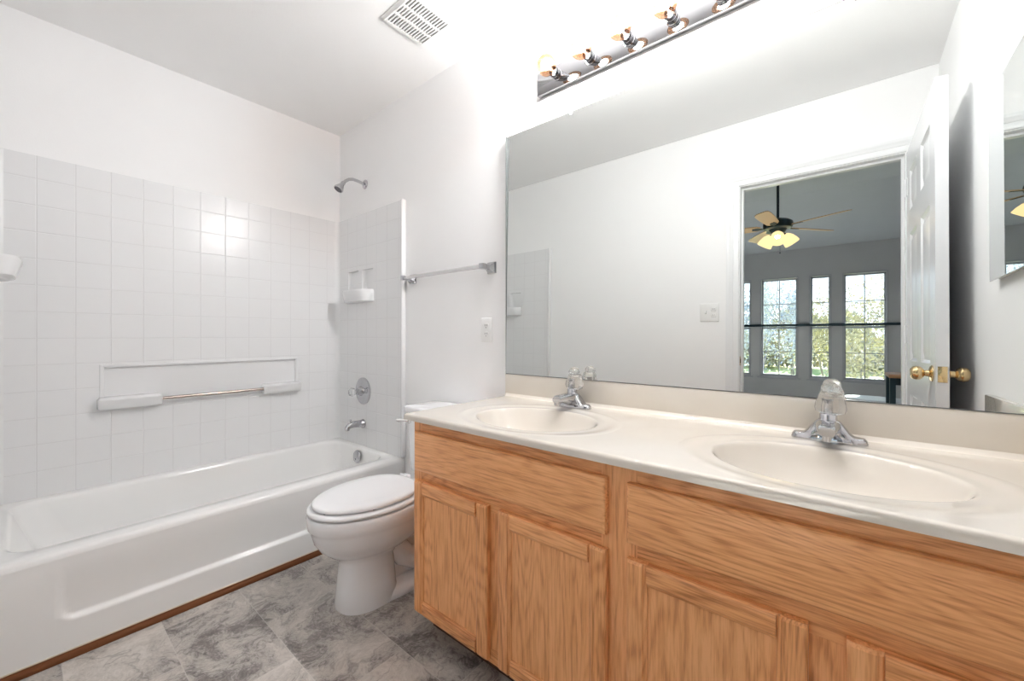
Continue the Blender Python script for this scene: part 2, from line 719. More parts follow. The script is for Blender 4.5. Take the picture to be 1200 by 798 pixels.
# walnut moulding at the foot of the tub
q = MB()
rs = []
for y in (WF + 0.001, -0.001):
    pr = [(0.7605, 0.0), (0.781, 0.0), (0.782, 0.006), (0.779, 0.013), (0.772, 0.0185), (0.7605, 0.020)]
    rs.append([Vector((x, y, z)) for x, z in pr])
q.rings(rs)
struct(q.build('trim_2', TRIMW), 'thin dark brown wood moulding along the foot of the tub', 'trim')
q = MB()
q.box(0.7602, 0.7635, WF + 0.001, -0.001, 0.0195, 0.0235, 0.001)
struct(q.build('trim_3', simple('cream_caulk', (0.72, 0.64, 0.52), 0.5)), 'cream caulk bead between tub and wood moulding', 'trim')

# ------------------------------------------------------------------ bathtub
tub = thing('bathtub', (0.38, -0.755, 0), 'long white alcove bathtub with a recessed front apron', 'bathtub')
t = MB()
X1, ZR = 0.760, 0.350
Y0t, Y1t = WF + 0.002, -0.002
inn = dict(k=8)
rs = [rrect(0.002, X1, Y0t, Y1t, ZR - 0.022, 0.004, 8),
      rrect(0.002, X1 - 0.002, Y0t, Y1t, ZR - 0.010, 0.004, 8),
      rrect(0.002, X1 - 0.008, Y0t, Y1t, ZR - 0.003, 0.006, 8),
      rrect(0.004, X1 - 0.018, Y0t, Y1t, ZR, 0.008, 8),
      rrect(0.052, X1 - 0.090, Y0t + 0.055, Y1t - 0.055, ZR - 0.001, 0.085, 8),
      rrect(0.058, X1 - 0.098, Y0t + 0.062, Y1t - 0.061, ZR - 0.006, 0.088, 8),
      rrect(0.064, X1 - 0.105, Y0t + 0.072, Y1t - 0.066, ZR - 0.020, 0.090, 8),
      rrect(0.080, X1 - 0.118, Y0t + 0.120, Y1t - 0.080, 0.20, 0.10, 8),
      rrect(0.100, X1 - 0.135, Y0t + 0.190, Y1t - 0.100, 0.09, 0.11, 8),
      rrect(0.140, X1 - 0.170, Y0t + 0.260, Y1t - 0.140, 0.060, 0.10, 8),
      rrect(0.250, X1 - 0.280, Y0t + 0.500, Y1t - 0.350, 0.052, 0.08, 8)]
t.rings(rs, cap0=False, cap1=True)


def dedup(a):
    out = []
    for v in sorted(a):
        if not out or v - out[-1] > 1e-4: out.append(v)
    return out


ys = dedup([Y0t, -1.43, -1.40, -1.37] + [-1.365 + 0.006 * i for i in range(12)] + [-1.25 + 0.05 * i for i in range(21)]
           + [-0.215 + 0.006 * i for i in range(12)] + [-0.12, -0.08, Y1t])
zs = dedup([0.0, 0.05, 0.08] + [0.095 + 0.004 * i for i in range(12)] + [0.16, 0.2, 0.24] + [0.27 + 0.005 * i for i in range(8)] + [0.328])


def apron(y, z):
    # rounded-rectangle recess
    cy_, cz = (-1.34 - 0.17) / 2, (0.115 + 0.50) / 2
    hw, hh = (1.34 - 0.17) / 2, (0.50 - 0.115) / 2
    dx = abs(y - cy_) - (hw - 0.05)
    dz = abs(z - cz) - (hh - 0.05)
    d = math.hypot(max(dx, 0), max(dz, 0)) + min(max(dx, dz), 0) - 0.05
    k = smooth(-d / 0.016)
    # the recess fades out to the rim
    k2 = 1 - smooth((z - 0.14) / 0.18)
    return Vector((X1 - 0.015 * k * k2, y, z))


t.sheet(ys, zs, apron)
tubm = t.build('tub_shell', TUBM, tub, angle=50)
o = MB()
o.lathe([(0.0, 0.013), (0.020, 0.0125), (0.034, 0.009), (0.039, 0.003), (0.039, 0.0)], (0.375, -0.081, 0.300), (0, -1, 0.12), 30)
o.cyl((0.375, -0.0935, 0.286), (0.375, -0.098, 0.286), 0.004)
o.build('overflow_plate', CHROME, tub)
MB().lathe([(0.035, 0.0), (0.035, 0.003), (0.028, 0.005), (0.012, 0.003), (0.0, 0.003)], (0.36, -0.42, 0.053), (0, 0, 1), 24).build('drain', CHROME, tub)

# ------------------------------------------------------------------ tub surround
sur = thing('tub_surround', (0.0, -0.75, 0.35), 'white moulded tub surround with a square tile pattern on three sides', 'tub surround')
ST = 1.835
SB = ZR + 0.0006
p = MB()
bx0, bx1 = 0.001, 0.020
p.box(bx0, bx1, WF + 0.001, -1.172, SB, ST)
p.box(bx0, bx1, -0.298, -0.001, SB, ST)
p.box(bx0, bx1, -1.172, -0.298, SB, 0.722, 0.0)
p.box(bx0, bx1, -1.172, -0.298, 0.908, ST)
p.build('back_panel', SURR_B, sur)
p = MB()
p.box(bx0, 0.007, -1.172, -0.298, 0.722, 0.908)
for a in ((-1.182, -1.166), (-0.304, -0.288)):
    p.box(0.004, 0.0235, a[0], a[1], 0.712, 0.918, 0.004, 3)
p.box(0.004, 0.0235, -1.172, -0.298, 0.902, 0.918, 0.004, 3)
p.build('ledge_recess', SURR_P, sur)


def ledge(y0, y1):
    m = MB()
    m.rings([rrect(0.008, 0.030 + 0.034, y0 + 0.003, y1 - 0.003, 0.707, 0.006, 4),
             rrect(0.008, 0.030 + 0.038, y0, y1, 0.710, 0.007, 4),
             rrect(0.008, 0.030 + 0.046, y0, y1, 0.752, 0.007, 4),
             rrect(0.008, 0.030 + 0.042, y0 + 0.003, y1 - 0.003, 0.756, 0.007, 4),
             rrect(0.008, 0.030 + 0.020, y0 + 0.008, y1 - 0.008, 0.763, 0.005, 4)])
    return m


ledge(-1.190, -0.962).build('soap_ledge', SURR_P, sur, angle=50)
ledge(-0.500, -0.288).build('soap_ledge', SURR_P, sur, angle=50)
tag(MB().cyl((0.058, -0.97, 0.737), (0.058, -0.49, 0.737), 0.0085, n=14).build('grab_bar', BRUSH, sur), 'slim satin steel bar between the soap ledges')


def end_panel(s):
    """s=1: at the wall y=0; s=-1: at the doorway wall"""
    yb = 0.0 if s > 0 else WF
    d = -1 if s > 0 else 1
    Y = lambda v: yb + d * v
    m = MB()

    def bxx(x0, x1, z0, z1, th=0.022, bev=0.0):
        m.box(x0, x1, min(Y(0.001), Y(th)), max(Y(0.001), Y(th)), z0, z1, bev)
    nx = ((0.155, 0.285), (0.325, 0.455))
    nz0, nz1 = 1.315, 1.475
    bxx(0.021, nx[0][0], SB, ST)
    bxx(nx[1][1], 0.752, SB, ST)
    bxx(nx[0][0], nx[1][1], SB, nz0)
    bxx(nx[0][0], nx[1][1], nz1, ST)
    bxx(nx[0][1], nx[1][0], nz0, nz1)
    m.build('end_panel', SURR_E, sur)
    m = MB()
    bxx(nx[0][0], nx[0][1], nz0, nz1, 0.006)
    bxx(nx[1][0], nx[1][1], nz0, nz1, 0.006)
    # sloping divider cheeks
    for xa in (nx[0][0], nx[1][0]):
        q = [Vector((xa, Y(0.022), nz0)), Vector((xa + 0.05, Y(0.004), nz0)), Vector((xa, Y(0.004), nz0)),
             Vector((xa, Y(0.022), nz1)), Vector((xa + 0.02, Y(0.004), nz1)), Vector((xa, Y(0.004), nz1))]
        m.rings([q[:3], q[3:]])
    m.build('niche', SURR_P, sur)
    m = MB()

    def shelf_ring(z, out, ins=0.0):
        pts = [Vector((0.148 + ins, Y(0.018), z))]
        for i in range(13):
            u = i / 12
            x = 0.148 + ins + (0.318 - 2 * ins) * u
            e = (1 - abs(2 * u - 1) ** 5)
            pts.append(Vector((x, Y(0.024 + out * (0.15 + 0.85 * e)), z)))
        pts.append(Vector((0.466 - ins, Y(0.018), z)))
        return pts
    m.rings([shelf_ring(1.266, 0.042, 0.006), shelf_ring(1.272, 0.058), shelf_ring(1.330, 0.076), shelf_ring(1.342, 0.072, 0.004),
             shelf_ring(1.341, 0.054, 0.012), shelf_ring(1.328, 0.044, 0.018)])
    m.build('soap_shelf', SURR_P, sur, angle=50)
    # rounded front edge of the panel
    m = MB()
    m.box(0.750, 0.772, min(Y(0.001), Y(0.030)), max(Y(0.001), Y(0.030)), SB + 0.002, ST + 0.004, 0.008, 3)
    m.build('edge_moulding', SURR_P, sur)
    # coved corner
    m = MB()
    r = 0.03
    c0 = Vector((0.0195, Y(0.0215), 0))
    prof = [c0] + [Vector((0.0195 + r - r * math.sin(R(a)), Y(0.0215 + r - r * math.cos(R(a))), 0)) for a in range(0, 91, 15)]
    m.rings([[v + Vector((0, 0, SB)) for v in prof], [v + Vector((0, 0, ST - 0.002)) for v in prof]])
    m.build('corner_cove', SURR_P, sur, angle=60)


end_panel(1)
end_panel(-1)

# ------------------------------------------------------------------ shower head, valve, spout
sh = thing('overhead_shower', (0.330, -0.001, 2.03), 'small chrome shower head on a bent arm above the tub', 'shower head')
MB().lathe([(0.030, 0), (0.030, 0.003), (0.024, 0.008), (0.014, 0.011), (0.0, 0.011)], (0.330, -0.001, 2.03), (0, -1, 0), 28).build('flange', CHROME, sh)
pth = [(0.330, -0.010, 2.03), (0.330, -0.05, 2.037), (0.330, -0.085, 2.038), (0.330, -0.112, 2.030), (0.330, -0.134, 2.013), (0.330, -0.148, 1.998)]
MB().tube(pth, 0.0095, 14).build('shower_arm', CHROME, sh, angle=80)
dv = Vector((0, -0.55, -0.83)).normalized()
hb = MB()
hb.lathe([(0.0, -0.004), (0.012, -0.004), (0.014, 0.006), (0.013, 0.016), (0.016, 0.022), (0.027, 0.048), (0.0285, 0.056), (0.027, 0.060), (0.024, 0.060), (0.0235, 0.057), (0, 0.057)],
         pth[-1], dv, 26)
hb.build('spray_head', CHROME, sh)
MB().lathe([(0.0, 0.0578), (0.0225, 0.0578), (0.0225, 0.0592), (0, 0.0592)], pth[-1], dv, 24).build('spray_face', RUBBER, sh)

VX = 0.345
vl = thing('shower_valve', (VX, -0.022, 0.70), 'round chrome shower valve with a clear acrylic knob', 'shower valve')
MB().lathe([(0.086, 0), (0.086, 0.004), (0.080, 0.008), (0.060, 0.009), (0.050, 0.013), (0.030, 0.016), (0.026, 0.030), (0.024, 0.042), (0.0, 0.042)],
           (VX, -0.0225, 0.70), (0, -1, 0), 40).build('escutcheon', CHROME, vl)
MB().lathe([(0.0, 0.030), (0.019, 0.030), (0.021, 0.045), (0.020, 0.052), (0, 0.052)], (VX, -0.0225, 0.70), (0, -1, 0), 24).build('collar', CHROME, vl)


def knob_acrylic(c, axis, s=1.0, n=10):
    m = MB()
    m.lathe([(0.0, 0.0), (0.012 * s, 0.0), (0.020 * s, 0.006 * s), (0.028 * s, 0.018 * s), (0.029 * s, 0.030 * s), (0.023 * s, 0.042 * s),
             (0.012 * s, 0.047 * s), (0.0, 0.048 * s)], c, axis, n)
    return m


knob_acrylic((VX, -0.0225 - 0.052, 0.70), (0, -1, 0), 0.95).build('knob', ACRYL, vl, smooth=False)

sp = thing('tub_spout', (VX, -0.022, 0.492), 'chrome tub spout with a small diverter pull', 'spout')
s = MB()
pp = [((VX, -0.0225, 0.492), 0.029), ((VX, -0.030, 0.492), 0.029), ((VX, -0.036, 0.493), 0.024), ((VX, -0.065, 0.496), 0.022), ((VX, -0.095, 0.496), 0.0205),
      ((VX, -0.118, 0.491), 0.0185), ((VX, -0.130, 0.480), 0.016), ((VX, -0.133, 0.466), 0.0145)]
s.tube([a for a, _ in pp], [b for _, b in pp], 20)
s.build('spout_body', CHROME, sp, angle=50)
MB().cyl((VX, -0.110, 0.505), (VX, -0.110, 0.523), 0.0035).sphere((VX, -0.110, 0.525), 0.007, 12, 8).build('diverter_knob', CHROME, sp)

# ------------------------------------------------------------------ towel bar
tb = thing('towel_bar', (1.13, -0.001, 1.37), 'square chrome towel bar on the white wall between tub and mirror', 'towel bar')
for x in (0.838, 1.442):
    m = MB()
    for (h0, h1, y0, y1) in ((0.026, 0.026, -0.001, -0.006), (0.026, 0.021, -0.006, -0.010)):
        pass
    sec = [(0.0265, -0.001), (0.0265, -0.007), (0.022, -0.011), (0.012, -0.030), (0.0105, -0.050), (0.0125, -0.054), (0.0125, -0.078), (0.010, -0.081)]
    m.rings([[Vector((x + sx * h, y, 1.372 + sz * h)) for sx, sz in ((1, 1), (-1, 1), (-1, -1), (1, -1))] for h, y in sec])
    m.build('bracket', CHROME, tb, angle=20)
MB().box(0.838, 1.442, -0.0745, -0.0585, 1.364, 1.380, 0.002).build('rail', simple('frosted_white_metal', (0.72, 0.72, 0.72), 0.25, metal=0.8), tb)

# ------------------------------------------------------------------ outlet, switch
oc = thing('wall_outlet', (1.409, -0.001, 1.08), 'white double wall outlet left of the mirror', 'outlet')
MB().box(1.374, 1.444, -0.007, -0.001, 1.022, 1.138, 0.003, 3).build('cover_plate', WPLAST, oc)
for dz in (-0.020, 0.020):
    m = MB()
    m.rings([oval(1.409, 0, 0.0165, 0.0145, 0, 24, 2.6), oval(1.409, 0, 0.0160, 0.0140, 0.0022, 24, 2.6)])
    for v in m.bm.verts: v.co = Vector((v.co.x, -0.0065 - v.co.z, 1.080 + dz + v.co.y))
    for sx in (-0.006, 0.006):
        m.box(1.409 + sx - 0.0011, 1.409 + sx + 0.0011, -0.0092, -0.0080, 1.080 + dz - 0.001, 1.080 + dz + 0.008, mat=1)
    m.cyl((1.409, -0.0080, 1.080 + dz - 0.0075), (1.409, -0.0092, 1.080 + dz - 0.0075), 0.0024, n=10, mat=1)
    m.build('receptacle', [WPLAST, DARK], oc)
sw = thing('switch_plate', (2.03, WF + 0.001, 1.24), 'white two-gang plate with a rocker and an outlet beside the doorway', 'switch')
MB().box(1.973, 2.087, WF + 0.001, WF + 0.007, 1.180, 1.300, 0.003, 3).build('cover_plate', WPLAST, sw)
for x in (2.007,):
    MB().box(x - 0.005, x + 0.005, WF + 0.006, WF + 0.018, 1.232, 1.250, 0.002).build('toggle', WPLAST, sw)
m = MB()
for dz in (-0.020, 0.020):
    m.box(2.055 - 0.015, 2.055 + 0.015, WF + 0.006, WF + 0.009, 1.240 + dz - 0.013, 1.240 + dz + 0.013, 0.003)
    for sx in (-0.005, 0.005):
        m.box(2.055 + sx - 0.001, 2.055 + sx + 0.001, WF + 0.0085, WF + 0.0095, 1.240 + dz - 0.002, 1.240 + dz + 0.007, mat=1)
m.build('receptacle', [WPLAST, DARK], sw)

# ------------------------------------------------------------------ ceiling vent
vt = thing('ceiling_vent', (1.275, -0.305, H - 0.001), 'white slotted exhaust grille in the ceiling', 'vent')
vx0, vx1, vy0, vy1 = 1.160, 1.388, -0.415, -0.195
m = MB()
zb = H - 0.014
m.rings([rrect(vx0, vx1, vy0, vy1, H - 0.001, 0.008, 4), rrect(vx0, vx1, vy0, vy1, H - 0.005, 0.008, 4), rrect(vx0 + 0.012, vx1 - 0.012, vy0 + 0.010, vy1 - 0.010, zb, 0.004, 4)],
        cap1=False)
gx0, gx1, gy0, gy1 = vx0 + 0.022, vx1 - 0.022, vy0 + 0.018, vy1 - 0.014
m.box(vx0 + 0.010, gx0, vy0 + 0.010, vy1 - 0.010, zb, zb + 0.004)
m.box(gx1, vx1 - 0.010, vy0 + 0.010, vy1 - 0.010, zb, zb + 0.004)
m.box(gx0, gx1, vy0 + 0.010, gy0, zb, zb + 0.004)
m.box(gx0, gx1, gy1, vy1 - 0.010, zb, zb + 0.004)
ns = 14
pitch = (gy1 - gy0) / ns
m.box(gx0, gx1, gy0, gy1, H - 0.004, H - 0.002, mat=1)  # black sheet stands in for the shade behind the slots
for f in (1 / 3, 2 / 3):
    xx = gx0 + (gx1 - gx0) * f
    m.box(xx - 0.006, xx + 0.006, gy0, gy1, zb + 0.0003, zb + 0.004)
m.build('vent_frame', [WPLAST, DARK], vt)
gap = (gy1 - gy0) / (ns + (ns - 1) * 0.9)
for i in range(ns - 1):
    y = gy0 + gap * (i + 1) + gap * 0.9 * i
    MB().box(gx0, gx1, y, y + gap * 0.9, zb + 0.0001, zb + 0.0065).build('slat', WPLAST, vt)

# ------------------------------------------------------------------ mirror over the vanity (leans back a little)
MT = 0.0116
mx0, mx1, mz0, mz1 = 1.544, 3.068, 0.8835, 1.949
mir = thing('vanity_mirror', (2.31, -0.018, mz0), 'wide frameless mirror above the cream counter', 'mirror')
m = MB()
m.box(mx0, mx1, -0.0215, -0.0165, mz0, mz1, 0.0)
b = m.bm
b.faces.ensure_lookup_table()
for v in b.verts:
    v.co.y += (v.co.z - mz0) * math.tan(MT)
for f in b.faces:
    f.normal_update()
    f.material_index = 0 if abs(f.normal.y) > 0.9 and f.calc_center_median().y < -0.012 - 0.0 else 1
m.build('mirror_glass', [MIRROR, GLASSEDGE], mir, smooth=False)
edge = simple('mirror_dark_edge', (0.13, 0.14, 0.14), 0.35)
m = MB()
yt = lambda z: -0.0185 + (z - mz0) * math.tan(MT)
m.box(mx0 + 0.001, mx1, yt(mz1) - 0.0034, yt(mz1) + 0.002, mz1, mz1 + 0.0022)
m.box(mx0 - 0.0018, mx0, -0.0205, 0.0 - 0.001, mz0, mz1)
m.box(mx0, mx1, -0.0220, -0.012, mz0 - 0.0013, mz0 + 0.0010)
m.build('edge_channel', edge, mir)
for cx_, zz in ((1.876, mz1 - 0.004), (2.75, mz1 - 0.004)):
    m = MB().box(cx_ - 0.007, cx_ + 0.007, yt(zz) - 0.0055, -0.0005, zz + 0.004, zz + 0.013, 0.0015)
    m.box(cx_ - 0.007, cx_ + 0.007, yt(zz) - 0.0060, yt(zz) - 0.0038, zz - 0.008, zz + 0.008, 0.001)
    m.build('mirror_clip', simple('clear_clip_plastic', (0.55, 0.57, 0.57), 0.2) if 'clear_clip_plastic' not in MATS else MATS['clear_clip_plastic'], mir)

# ------------------------------------------------------------------ light bar
LX0, LX1, LZ0, LZ1 = 1.720, 2.695, 2.063, 2.160
lb = thing('vanity_light_bar', (2.21, -0.001, 2.11), 'mirror-chrome light bar with a row of glowing globe bulbs', 'light fixture')
MB().box(LX0, LX1, -0.022, -0.001, LZ0, LZ1, 0.0015, 2).build('back_plate', PLATEM, lb)
for k in range(6):
    x = 1.822 + 0.1524 * k
    zc = 2.112
    so = MB().lathe([(0.0215, 0.0), (0.0215, 0.003), (0.0195, 0.004), (0.0195, 0.020), (0.0187, 0.0205), (0.0187, 0.0225), (0.0195, 0.023), (0.0195, 0.040), (0.017, 0.041), (0.014, 0.041), (0.014, 0.030), (0, 0.030)],
                    (x, -0.0222, zc), (0, -1, 0), 28).build('socket', CHROME, lb)
    gb = MB()
    prof = [(0.0125, 0.026), (0.0128, 0.038)]
    R0, c0 = 0.0385, 0.080
    a0 = math.asin(0.0135 / R0)
    for i in range(15):
        a = a0 + (PI - a0) * i / 14
        prof.append((R0 * math.sin(a), c0 - R0 * math.cos(a)))
    gb.lathe(prof, (x, -0.0222, zc), (0, -1, 0), 32)
    g = gb.build('globe_bulb', BULBG, so, angle=80)
    MB().sphere((x, -0.0222 - 0.084, zc), 0.0180, 16, 10, (1, 1, 1)).build('filament', FIL, so)
    MB().cyl((x, -0.05, zc), (x, -0.0222 - 0.072, zc), 0.004, 0.003, n=8).build('bulb_stem', simple('amber_glass_stem', (0.75, 0.45, 0.22), 0.2) if 'amber_glass_stem' not in MATS else MATS['amber_glass_stem'], so)

# ------------------------------------------------------------------ vanity cabinet
CX0, CX1, CF = 1.556, 3.078, -0.530
vc = thing('vanity_cabinet', (2.32, -0.265, 0), 'oak double vanity cabinet with four doors and two false drawer fronts', 'vanity')
CZ0, CZ1 = 0.092, 0.762
m = MB()
rb = lambda: random.uniform(0.0, 1.0)
m.box(CX0, CX0 + 0.016, CF + 0.018, -0.002, CZ0, CZ1, 0.001, mat=0, board=0.2)
m.box(CX1 - 0.016, CX1, CF + 0.018, -0.002, CZ0, CZ1, 0.0, mat=0, board=0.2)
m.box(CX0 + 0.016, CX1 - 0.016, CF + 0.018, -0.002, CZ0, CZ0 + 0.014, 0.0, mat=0)
m.box(CX0 + 0.016, CX1 - 0.016, -0.012, -0.002, CZ0 + 0.014, CZ1, 0.0, mat=0)
m.build('carcass', [OAKV, OAKH], vc)
m = MB()
# face frame: stiles upright, rails level
st = [(CX0, 1.598), (1.905, 1.975), (2.278, 2.366), (2.655, 2.745), (3.036, CX1)]
for a, bb in (st[0], st[2], st[4]):
    m.box(a, bb, CF, CF + 0.0178, CZ0, CZ1, 0.0006, 1, mat=0, board=rb())
for (a, bb) in ((st[0][1], st[2][0]), (st[2][1], st[4][0])):
    for (z0, z1) in ((CZ0, 0.135), (0.535, 0.605), (0.708, CZ1)):
        m.box(a, bb, CF + 0.0003, CF + 0.0178, z0, z1, 0.0005, 1, mat=1, board=rb() * 0.6 + 0.35)
for a, bb in (st[1], st[3]):
    m.box(a, bb, CF + 0.0004, CF + 0.0178, 0.135, 0.535, 0.0005, 1, mat=0, board=rb() * 0.5 + 0.4)
m.build('face_frame', [OAKV, OAKH], vc)


def plank_front(x0, x1, z0, z1, board):
    m = MB()
    y1, y0 = CF - 0.0005, CF - 0.0185
    sec = [(0.0, y1), (0.0, y0 + 0.007), (0.0025, y0 + 0.0028), (0.007, y0 + 0.0006), (0.010, y0)]
    rs = [[Vector((x0 + d, y, z0 + d)), Vector((x1 - d, y, z0 + d)), Vector((x1 - d, y, z1 - d)), Vector((x0 + d, y, z1 - d))] for d, y in sec]
    m.rings(rs, board=board)
    return m.build('false_drawer_front', OAKH, vc, angle=25)


plank_front(1.575, 2.297, 0.590, 0.724, 0.15)
plank_front(2.347, 3.066, 0.590, 0.724, 0.30)


def cab_door(x0, x1, z0, z1, seed):
    rnd = random.Random(seed)
    y1, y0 = CF - 0.0005, CF - 0.0190
    SW = 0.047
    m = MB()

    def member(pts_fn, mat, bo):
        m.rings([pts_fn(0), pts_fn(1)], mat=mat, board=bo)
    # cross section from outer edge inwards (d, y)
    sec = [(0.0, y1), (0.0, y0 + 0.006), (0.0022, y0 + 0.0022), (0.006, y0 + 0.0004), (0.009, y0), (SW - 0.010, y0), (SW - 0.0075, y0 + 0.0035),
           (SW - 0.004, y0 + 0.0042), (SW - 0.001, y0 + 0.0065), (SW, y0 + 0.0105), (SW, y1)]
    b4 = [rnd.random() for _ in range(5)]

    def stile(xe, sgn, bo):
        # full height uprights, squared ends
        a = [Vector((xe + sgn * d, y, z0 + min(d, 0.009) * 0)) for d, y in sec]
        r0 = [Vector((xe + sgn * d, y, z0)) for d, y in sec]
        r1 = [Vector((xe + sgn * d, y, z1)) for d, y in sec]
        # rounded ends
        e = 0.006
        r0b = [Vector((xe + sgn * d, y + (0.004 if y < y0 + 0.006 else 0), z0)) for d, y in sec]
        r1b = [Vector((xe + sgn * d, y + (0.004 if y < y0 + 0.006 else 0), z1)) for d, y in sec]
        r0 = [v + Vector((0, 0, e)) for v in r0]
        r1 = [v - Vector((0, 0, e)) for v in r1]
        m.rings([r0b, r0, r1, r1b], mat=0, board=bo)
    stile(x0, 1, b4[0])
    stile(x1, -1, b4[1])

    def rail(ze, sgn, bo):
        rs = []
        for xx in (x0 + SW - 0.0006, x1 - SW + 0.0006):
            rs.append([Vector((xx, y - 0.0003, ze + sgn * d)) for d, y in sec])
        m.rings(rs, mat=1, board=bo)
    rail(z0, 1, b4[2])
    rail(z1, -1, b4[3])
    d = m.build('cabinet_door', [OAKV, OAKH], vc, angle=30)
    MB().box(x0 + SW - 0.001, x1 - SW + 0.001, y0 + 0.0098, y0 + 0.0145, z0 + SW - 0.001, z1 - SW + 0.001, 0, mat=0, board=0.1 + 0.2 * rnd.random()).build('door_panel', OAKV, d)


for i, (a, bb) in enumerate(((1.575, 1.919), (1.962, 2.297), (2.347, 2.676), (2.727, 3.066))):
    cab_door(a, bb, 0.106, 0.556, 11 + i)
m = MB().box(CX0 + 0.012, CX1, CF + 0.075, CF + 0.087, 0.0, CZ0, 0, mat=0)
m.build('toe_kick', simple('dark_brown_kickboard', (0.09, 0.035, 0.016), 0.5), vc)

# ------------------------------------------------------------------ countertop with two moulded basins
KX0, KX1, KF, KB, KZ = 1.538, XR - 0.001, -0.562, -0.002, 0.784
SINKS = ((1.932, -0.330), (2.690, -0.330))
ct = thing('countertop', (2.31, -0.28, KZ), 'cream cultured-marble countertop with two moulded oval basins', 'countertop')


def kz(x, y):
    z = 0.0
    for sx, sy in SINKS:
        dx, dy = x - sx, y - sy
        do = math.hypot(dx / 0.272, dy / 0.212)
        di = math.hypot(dx / 0.212, dy / 0.162)
        if do < 1.06:
            z -= 0.0024 * (1 - smooth((do - 0.86) / 0.17))
            z += 0.0005 * math.exp(-((do - 1.0) / 0.06) ** 2)
        if di < 1.3:
            # rolled lip, then the bowl
            q = 0.128 * (1 - di ** 3.0)
            z -= q if q > 0.04 else 0.0035 * math.log1p(math.exp(q / 0.0035))
    # cove up to the backsplash
    z += 0.012 * max(0.0, 1 - (-0.020 - y) / 0.014) ** 2 if y > -0.034 else 0
    return z


eprof = [(0.014, 0.021), (0.0, 0.021), (0.0, 0.009), (0.0008, 0.0045), (0.003, 0.0018), (0.0065, 0.0003), (0.010, 0.0)]
us = [(KX0 + a, d) for a, d in eprof]
nx_ = 560
us += [(KX0 + 0.010 + (KX1 - KX0 - 0.010) * i / nx_, 0.0) for i in range(1, nx_ + 1)]
vs = [(KF + a, d) for a, d in eprof]
ny_ = 200
vs += [(KF + 0.010 + (KB - 0.014 - KF - 0.010) * i / ny_, 0.0) for i in range(1, ny_ + 1)]
m = MB()
m.sheet(us, vs, lambda u, v: Vector((u[0], v[0], KZ + kz(u[0], v[0]) - max(u[1], v[1]))))
cto = m.build('counter_slab', COUNTER, ct, angle=55)
# face up
m = MB()
m.box(KX0, KX1 - 0.0205, -0.0200, -0.0015, KZ - 0.018, 0.8825, 0.003, 3)
m.build('backsplash', COUNTER, ct)
m = MB()
m.box(KX1 - 0.020, KX1, KF + 0.001, -0.0016, KZ - 0.018, 0.8825, 0.003, 3)
m.build('side_splash', COUNTER, ct)
for sx, sy in SINKS:
    m = MB()
    zb_ = KZ - 0.1325
    m.lathe([(0.024, 0.0), (0.024, 0.003), (0.020, 0.0045), (0.016, 0.002), (0.0, 0.002)], (sx, sy, zb_), (0, 0, 1), 24)
    m.build('basin_drain', CHROME, ct)

# ------------------------------------------------------------------ faucets


